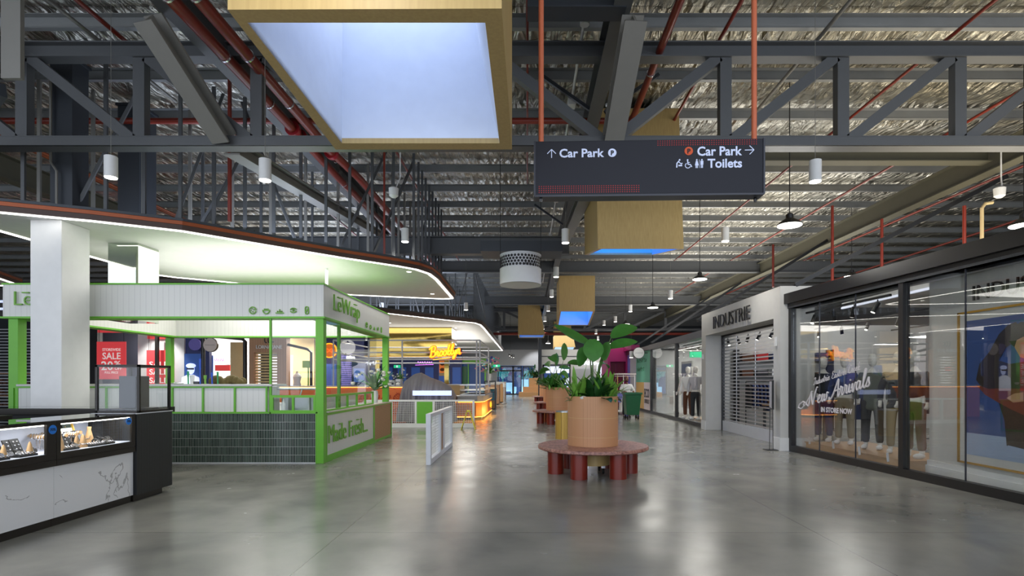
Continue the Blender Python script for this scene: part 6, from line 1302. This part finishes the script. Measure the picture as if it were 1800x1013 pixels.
# ================================================================== RIGHT: FAR SHOP WINDOWS
fx = 5.68; y0, y1 = 17.35, 25.3
t = thing('shop_window', 'black-framed shop window between the white portal and the green panel', 'shop window', (fx, 21, 0))
MB().box(fx, fx+.12, y0, y1, 0, .12).box(fx-.06, fx+.3, y0, y1, 2.93, 3.16).box(fx, fx+.12, 20.9, 21.05, .12, 2.93).box(fx, fx+.12, y1-.1, y1, .12, 2.93).box(fx, fx+.12, y0, y0+.08, .12, 2.93).build('frame', 'black', t)
for a, b in ((y0+.08, 20.9), (21.05, y1-.1)): MB().box(fx+.05, fx+.06, a, b, .12, 2.93).build('pane', 'glass', t)
mb = MB(); script(mb, 'Arrivals', Vector((fx-.004, 20.6, 1.02)), Vector((0, -1, .12)), Vector((0, .12, 1)), 2.2, .018, .3, 1.0); mb.build('lettering', 'whitetxt', t)
struct(MB().box(8.2, 8.4, y0, 31, 0, 3.1).build('wall_rear_shop', 'white')); struct(MB().box(5.95, 8.2, 25.3, 25.5, 0, 2.9).build('wall_shop_end', 'white'))
t = thing('display_plinth', 'low oak plinth under the pale mannequins in the far window', 'plinth', (6.6, 18.9, 0)); MB().box(6.0, 7.2, 17.8, 20.3, 0, .18).build('timber_body', 'oakp', t)
for (px, Y, lb, tp, lg) in [(1209.5, 19.3, 'pale mannequin in a white shirt, left one of the pair in the far window', 'white', 'browncl'), (1223, 18.6, 'pale mannequin in a denim vest nearest the portal in the far window', 'pgrey', 'dkcloth')]:
    f = figure('mannequin', lb, 'mannequin', 'manw', tp, lg, 'shoew', group='mannequins in the far window'); place(f, (pxx(px, Y), Y, .18), -.8)
t = thing('framed_poster', 'framed blue street poster leaning inside the far shop window', 'poster', (6.4, 22.6, .3)); MB().box(6.45, 6.5, 21.4, 22.9, .4, 2.3).build('frame', 'offwhite', t); MB().box(6.435, 6.45, 21.5, 22.8, .5, 2.2).build('picture', 'posterb', t); MB().box(6.43, 6.435, 21.6, 22.2, .5, 1.2).build('dark_figure', 'posterd', t)
t = thing('exit_sign', 'green exit sign inside the far shop window', 'exit sign', (6.4, 21.3, 2.5)); MB().box(6.3, 6.8, 21.2, 21.24, 2.42, 2.64).build('panel', 'exitg', t)
track(5.95, 17.6, 5.95, 21, 2.85, 4, 'row of black track spotlights at the top of the far shop window')
# coloured hoarding
t = thing('panel_hoarding', 'coloured hoarding of green, tan, grey and violet panels reading ECO OUTLET', 'hoarding', (5.75, 28, 0)); hx = 5.72
def hz(py, Y): return pz(py, Y)
MB().box(hx, hx+.1, 25.4, 31.2, 0, .12).build('skirting', 'black', t)
def hp(nm, a, b, z0, z1, mt): MB().box(hx, hx+.08, a, b, z0, z1).build(nm, mt, t)
hp('green_panel', 25.4, 28.7, 1.43, 2.95, 'teal'); hp('pale_panel', 25.4, 26.8, .12, 1.43, 'pinkp'); hp('tan_panel', 26.8, 28.7, .12, 1.43, 'mustard'); hp('grey_panel', 28.7, 30.4, .12, 2.95, 'pgrey'); hp('violet_panel', 30.4, 31.2, .12, 2.95, 'purple')
mb = MB(); txt(mb, 'ECO', (hx-.01, 26.65, .70), -Y_, Z_, 1.05, .42, .01, .0); txt(mb, 'OUTLET', (hx-.01, 26.65, .42), -Y_, Z_, 1.05, .2, .01, -.01); mb.build('lettering', 'blacktxt', t)
mb = MB(); strokes(mb, (hx-.004, 28.4, 2.42), -Y_, 2.3, .26, 8, 2, .02); strokes(mb, (hx-.004, 28.4, 1.98), -Y_, 1.8, .24, 7, 3, .02); mb.build('faint_print', 'binred', t)
MB().box(hx-.06, hx+.3, 25.4, 31.3, 2.95, 3.16).build('header', 'black', t)
c = Vector((5.3, 26.0, 2.83)); t = thing('round_blade_sign', 'round white blade sign hung from the black header beside the green panel', 'sign', c); MB().disc(c, .255, Y_, .08, 32).build('disc', 'price', t, True); MB().disc(c+Vector((0, .03, 0)), .275, Y_, .06, 32).bar(c+Vector((.2, 0, 0)), c+Vector((.45, 0, 0)), .03, .03).build('rim_and_bracket', 'black', t)
mb = MB(); strokes(mb, c+Vector((-.18, -.045, -.012)), X_, .38, .02, 12, 4, .008); mb.build('small_print', 'black', t)
# magenta portal
t = thing('magenta_portal', 'magenta corridor portal with a dark magenta doorway, behind the cleaner', 'portal', (5.1, 32, 0)); mx = 4.62
MB().box(mx, mx+.15, 31.4, 34, 0, 3.4).box(mx+1.05, mx+1.35, 31.4, 34, 0, 3.4).box(mx+.15, mx+1.05, 31.4, 34, 2.6, 3.4).build('surround', 'magenta', t); MB().box(mx+.15, mx+1.05, 32.0, 32.1, 0, 2.6).build('door_leaf', 'magentad', t); MB().box(mx+.55, mx+.57, 31.97, 32.0, 0, 2.5).build('door_joint', 'magenta', t)
MB().box(5.55, 6.0, 29.2, 31.4, 3.17, 3.42).build('side_beam', 'magenta', t)
c = P(1109, 624, 27.5); cyl_lamp(1109.5, 629, 27, 'small white cylinder pendant lamp against the grey hoarding panel', 30)

# ================================================================== REAR RIGHT: white shops
t = thing('lit_shopfront', 'white lit shopfront with dark frame and round white lights left of the lettered shop', 'shopfront', (pxx(978, Yr), Yr-.1, 0))
x0, x1 = pxx(954, Yr), pxx(1003, Yr); zt = pz(641, Yr); MB().box(x0, x0+.12, Yr-.05, Yr+.1, 0, zt).box(x1-.12, x1, Yr-.05, Yr+.1, 0, zt).box(x0, x1, Yr-.05, Yr+.1, zt-.14, zt).build('frame', 'darksteel', t)
MB().box(x0+.12, x1-.12, Yr+.1, Yr+.14, .1, zt-.14).build('blue_backing', 'bluew', t)
for px, py, r_ in ((972, 681, .22), (986, 676, .28), (996, 669, .3), (997, 684, .22), (962, 676, .2)): MB().disc(P(px, py, Yr+.05), r_, Y_, .04, 18).build('round_light', 'lightpanel', t)
MB().box(x0+.12, x1-.12, Yr+.06, Yr+.1, 2.1, 2.7).build('upper_panel', 'lightpanel', t)
t = thing('lettered_shopfront', 'white shopfront with glowing white letters behind the big leaves', 'shopfront', (pxx(1036, Yr), Yr-.1, 0))
mb = MB(); txt(mb, 'SWA', (pxx(1012, Yr), Yr-.08, pz(642, Yr)), X_, Z_, 1.0, .34, .06, .02); strokes(mb, (pxx(1034, Yr), Yr-.07, pz(642, Yr)), X_, .75, .34, 3, 6, .07); mb.build('lettering', 'swatch', t)
mb = MB()
for k in range(20): mb.box(pxx(1010, Yr), pxx(1046, Yr), Yr-.06, Yr-.03, .1+k*.115, .18+k*.115)
mb.build('shutter_slats', 'lightgrey', t); MB().box(pxx(1010, Yr), pxx(1046, Yr), Yr-.08, Yr-.0, 2.4, 2.55).build('shutter_box', 'lightgrey', t)
MB().box(pxx(1049, Yr), pxx(1072, Yr), Yr-.05, Yr, .3, 2.95).build('pale_blue_panes', 'lightpanel', t)
t = thing('wall_rail', 'dark horizontal rail on the white upper wall at the rear', 'rail', (4, Yr-.05, 3)); MB().box(pxx(952, Yr), pxx(1075, Yr), Yr-.06, Yr, 3.45, 3.52).box(pxx(946, Yr), pxx(952, Yr), Yr-.3, Yr+.1, 0, 6.9).build('rail_and_column', 'darksteel', t)
t = thing('wooden_steps', 'stepped timber seating block near the entrance beyond the planters', 'steps', (pxx(930, 50), 50, 0)); x0 = pxx(912, 50)
for k, (a, b, z) in enumerate(((912, 948, .42), (919, 948, .9), (930, 948, 1.72))): MB().box(pxx(a, 50), pxx(b, 50), 49.6+k*.5, 51.6, 0, z).build('step', 'oakp', t)
t = thing('leafy_bush', 'dark bushy plant on top of the stepped timber seating', 'plant', (pxx(940, 50.5), 50.9, 1.72)); mb = MB()
for _ in range(120): leaf(mb, (pxx(940, 50.5)+R.gauss(0, .3), 50.9+R.gauss(0, .2), 1.74+abs(R.gauss(0, .35))), sph(R.uniform(0, 6.28), R.uniform(.1, 1.4)), .5, .16, .8, 3)
mb.build('leaves', 'leaf', t)
for px, py, Y, lb in ((897, 622, 44, 'row of tiny track spotlights hanging by the grey end wall'),):
    c = P(px, py, Y); track(c.x-.1, Y-2, c.x+.3, Y+2, c.z, 4, lb); tag(MB().tube([(c.x, Y, c.z), (c.x, Y, 7)], .012, 5).build('drop_rod', 'black'), 'thin rod carrying the tiny track spotlights by the end wall', 'rod')
lamp('SPOT', 'end_wall_spot', (1.0, 54.5, 5.2), 200, (1, 1, 1), rot=(.7, 0, 0), spot=1.3, blend=.6)

# ================================================================== PLANTERS WITH RING BENCHES
def bench(Y, X, label, legs=True):
    t = thing('ring_bench', label, 'bench', (X, Y, 0), 'round pink stone benches'); c = (X, Y, 0)
    MB().lathe([(.88, .405), (.912, .42), (.912, .455), (.90, .47)], c, 64).build('stone_seat', 'stone', t, True)
    for k in range(6):
        a = math.pi/3*k+.05; MB().cyl((X+.62*math.cos(a), Y+.62*math.sin(a)), .135, 0, .405, 24).build('leg', 'maroon', t, True)
    return t
def planter(Y, X, label, h=1.28):
    t = thing('planter', label, 'planter', (X, Y, 0), 'round oak-slatted planters'); c = (X, Y, 0)
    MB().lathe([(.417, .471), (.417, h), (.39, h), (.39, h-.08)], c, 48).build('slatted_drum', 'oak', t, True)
    MB().cyl((X, Y), .385, h-.09, h-.07, 30).build('soil', 'soil', t); MB().cyl((X, Y), .28, .15, .404, 30).build('lower_drum', 'birch', t, True)
    MB().lathe([(.4185, .62), (.4185, .624)], c, 48).lathe([(.4185, .93), (.4185, .934)], c, 48).build('joint_lines', 'birchl', t)
    for k in range(4):
        a = .9+k*math.pi/2; p = Vector((X+.2*math.cos(a), Y+.2*math.sin(a), .05)); w_ = MB().disc(p, .045, X_, .03, 12).build('castor_wheel', 'rubber', t, True); MB().box(p.x-.03, p.x+.03, p.y-.03, p.y+.03, .1, .15).build('castor_bracket', 'steelr', w_)
    return t
def bop(c, stems, label):
    """bird of paradise: stems = (tip offset x, y, z, leaf dir az, leaf len, width, droop)"""
    t = thing('paddle_leaf_plant', label, 'plant', c); c = Vector(c)
    for st_ in stems:
        (dx, dy, dz, az, L_, wd, dr_, el) = st_[:8]; tw = st_[8] if len(st_) > 8 else R.uniform(.5, 1.1)*R.choice((-1, 1))
        b = c+Vector((dx*.15, dy*.15, 0)); tip = c+Vector((dx, dy, dz)); mid = (b+tip)/2+Vector((-dx*.15, 0, dz*.08))
        s = MB().tube([b, (b+mid)/2+Z_*.02, mid, (mid+tip)/2+Z_*.01, tip], [.017, .015, .013, .011, .008], 8).build('leaf_stalk', 'stem', t, True)
        d = sph(az, el); o = leaf(MB(), tip, d, L_, wd, dr_, 10, .22, tw).build('leaf_blade', 'leafm', s, True)
    return t
def strap(c, n, L0, L1, wd, mt, label, droop=.9, el0=.7, name='strap_leaf_plant', rad=.06):
    t = thing(name, label, 'plant', c); c = Vector(c); mb = MB()
    for _ in range(n): leaf(mb, c+Vector((R.gauss(0, rad), R.gauss(0, rad), 0)), sph(R.uniform(0, 6.28), R.uniform(el0, 1.5)), R.uniform(L0, L1), wd*R.uniform(.7, 1.2), R.uniform(.3, 1)*droop, 7, .3)
    mb.build('leaves', mt, t, True); return t
X1, Y1 = 1.09, 9.1
bench(Y1, X1, 'nearest round pink stone bench on maroon drum legs, ringing the big planter'); planter(Y1, X1, 'nearest round oak-slatted planter rising from the pink stone bench')
zs_ = 1.20
bop((X1+.0, Y1+.02, zs_), [(.0, 0, .92, math.pi, .74, .24, -.15, .42, -.75), (-.02, -.12, 1.02, -1.5, .40, .34, .6, -1.15, .05), (.32, .05, 1.06, .35, .54, .26, .5, .62, .9), (.26, .0, .88, .1, .52, .22, .3, .38, .8), (-.04, .1, .86, 2.6, .36, .26, 1.6, -.3, .9), (.12, -.05, .62, .9, .3, .14, 1.5, .5, .7), (.24, 0, .98, -2.0, .34, .22, 1.5, -.9, .3)], 'tall paddle-leaved plant in the nearest planter')
strap((X1-.24, Y1-.1, zs_), 26, .35, .62, .075, 'leafl', 'bright strap-leaved plant at the left of the nearest planter', .7)
strap((X1+.24, Y1-.08, zs_), 26, .35, .62, .08, 'leafl', 'bright strap-leaved plant at the right of the nearest planter', .7)
strap((X1+.02, Y1-.12, zs_), 34, .3, .5, .16, 'leaf', 'dark broad-leaved plant filling the middle of the nearest planter', 1.2, .5)
strap((X1+.0, Y1+.15, zs_), 26, .3, .55, .12, 'leaf', 'dark leafy plant at the back of the nearest planter', 1.2, .4)
strap((X1-.33, Y1-.15, zs_), 10, .12, .2, .07, 'leafm', 'tiny trailing plant over the left rim of the nearest planter', 2, .2, rad=.03)
strap((X1+.33, Y1-.14, zs_), 10, .12, .24, .07, 'leafm', 'tiny trailing plant over the right rim of the nearest planter', 2, .2, rad=.03)
tag(MB().ball((X1-.19, Y1-.33, zs_+.06), .04, 12, 7, (1.5, 1, .8)).build('crumpled_cup', 'vase', smooth=True), 'crumpled white scrap on the soil at the left of the nearest planter', 'litter')
words_ = {19.5: 'second', 26.9: 'third', 36.4: 'fourth'}
for Y, X, pxs in ((19.5, 1.09, 1), (26.9, 1.2, 1), (36.4, 1.22, 0)):
    n = words_[Y]; bench(Y, X+.0, n+' round pink stone bench counted from the camera, partly hidden behind the nearer planter'); planter(Y, X, n+' round oak-slatted planter counted from the camera')
    if Y < 30: bop((X, Y, 1.2), [(-.1, 0, 1.0, 1.9, .6, .34, 1.2, .9), (.2, 0, 1.05, 1.4, .75, .3, .6, 1.2), (.35, 0, .95, .1, .6, .24, .5, .2), (-.3, 0, .7, 2.6, .5, .26, 1.5, .4), (.1, -.1, .6, -.6, .4, .24, 1.6, .2)], 'paddle-leaved plant in the %s planter' % n)
    strap((X-.1, Y, 1.2), 60, .3, .75, .15, 'leafm', 'dark leafy plant filling the %s planter' % n, 1.1, .5, rad=.14)
    strap((X-.1, Y-.3, 1.2), 14, .15, .28, .09, 'leafl', 'bright low leaves at the front rim of the %s planter' % n, 1.3, .3, rad=.14)
c = (.97, 14.4, 0); t = thing('fluted_bin', 'brass fluted round bin half hidden behind the nearest planter', 'bin', c); MB().cyl((c[0], c[1]), .235, .0, .70, 36).build('fluted_body', 'brass', t, True); MB().lathe([(.24, .70), (.24, .73), (.15, .735)], c, 30).build('top_rim', 'steelr', t, True)

# ================================================================== WHEELIE BIN, CLEANER, CART
by = 21.6; bx_ = pxx(1110.5, by); t = thing('wheelie_bin', 'dark green wheelie bin standing in front of the cleaner', 'wheelie bin', (bx_, by, 0))
mb = MB(); mb.hexa([(bx_-.24, by-.28, .17), (bx_+.24, by-.28, .17), (bx_+.24, by+.28, .17), (bx_-.24, by+.28, .17), (bx_-.31, by-.36, .98), (bx_+.31, by-.36, .98), (bx_+.31, by+.36, .98), (bx_-.31, by+.36, .98)]); mb.build('tapered_body', 'binred', t, bevel=.02)
ringbox(MB(), bx_-.345, bx_+.345, by-.39, by+.39, .07, .98, 1.05).build('rim', 'binred', t); MB().box(bx_-.28, bx_+.28, by-.3, by+.3, .95, .97).build('dark_inside', 'black', t)
for x in (-.21, .21):
    for yy in (-.22, .22): w_ = MB().disc((bx_+x, by+yy, .08), .08, X_, .05, 16).build('wheel', 'rubber', t, True); MB().box(bx_+x-.03, bx_+x+.03, by+yy-.03, by+yy+.03, .1, .17).build('wheel_bracket', 'blue', w_)
p = figure('person', 'cleaner in a white short-sleeved shirt looking down behind the green wheelie bin', 'person', 'skin', 'shirt', 'trousers', 'black', arms=[((-.27, -.04, 1.16), (-.06, -.24, 1.14)), ((.29, -.04, 1.15), (.22, -.26, 1.02))], hair=True)
for s_, hd in ((-1, (-.06, -.29, 1.08)), (1, (.22, -.31, .96))):
    for k in range(5):
        a = -.035+k*.0175; L_ = (.05, .075, .08, .075, .06)[k] if k else .05
        q = Vector((hd[0]+a*s_*-1, hd[1], hd[2])); MB().tube([q, q+Vector((0, -L_*.5, -.01)), q+Vector((0, -L_*.8, -L_*.4))], [.010, .009, .007], 7).build('finger', 'skin', p, True)
place(p, (pxx(1101.5, 22.5), 22.5, 0), .05); p.scale = (.97, .97, .925)
cy = 24.6; c = Vector((pxx(1098, cy), cy, 0)); t = thing('cleaning_cart', 'white cleaning cart with pale poles and a top shelf behind the cleaner', 'cart', c)
MB().box(c.x-.38, c.x+.42, cy-.3, cy+.3, .12, .18).box(c.x-.2, c.x+.42, cy-.28, cy+.28, .18, .95).build('cabinet', 'white', t, bevel=.02); MB().box(c.x-.42, c.x+.42, cy-.32, cy+.32, .97, 1.03).build('worktop', 'white', t); MB().box(c.x-.42, c.x+.46, cy-.3, cy+.3, 1.78, 1.84).box(c.x-.4, c.x+.42, cy-.28, cy+.28, 1.70, 1.73).build('top_shelf', 'pinkp', t)
for a, mt in ((-.36, 'mustard'), (-.1, 'white'), (.4, 'white')): MB().tube([(c.x+a, cy-.25, 1.03), (c.x+a, cy-.25, 1.78)], .018, 8).build('pole', mt, t, True)
MB().hexa([(c.x-.33, cy-.27, .55), (c.x-.2, cy-.27, .55), (c.x-.2, cy+.2, .55), (c.x-.33, cy+.2, .55), (c.x-.38, cy-.3, .96), (c.x-.12, cy-.3, .96), (c.x-.12, cy+.25, .96), (c.x-.38, cy+.25, .96)]).build('violet_bag', 'bag', t)
for a in (-.32, .36): MB().disc((c.x+a, cy-.25, .06), .06, X_, .04, 14).build('wheel', 'rubber', t, True)
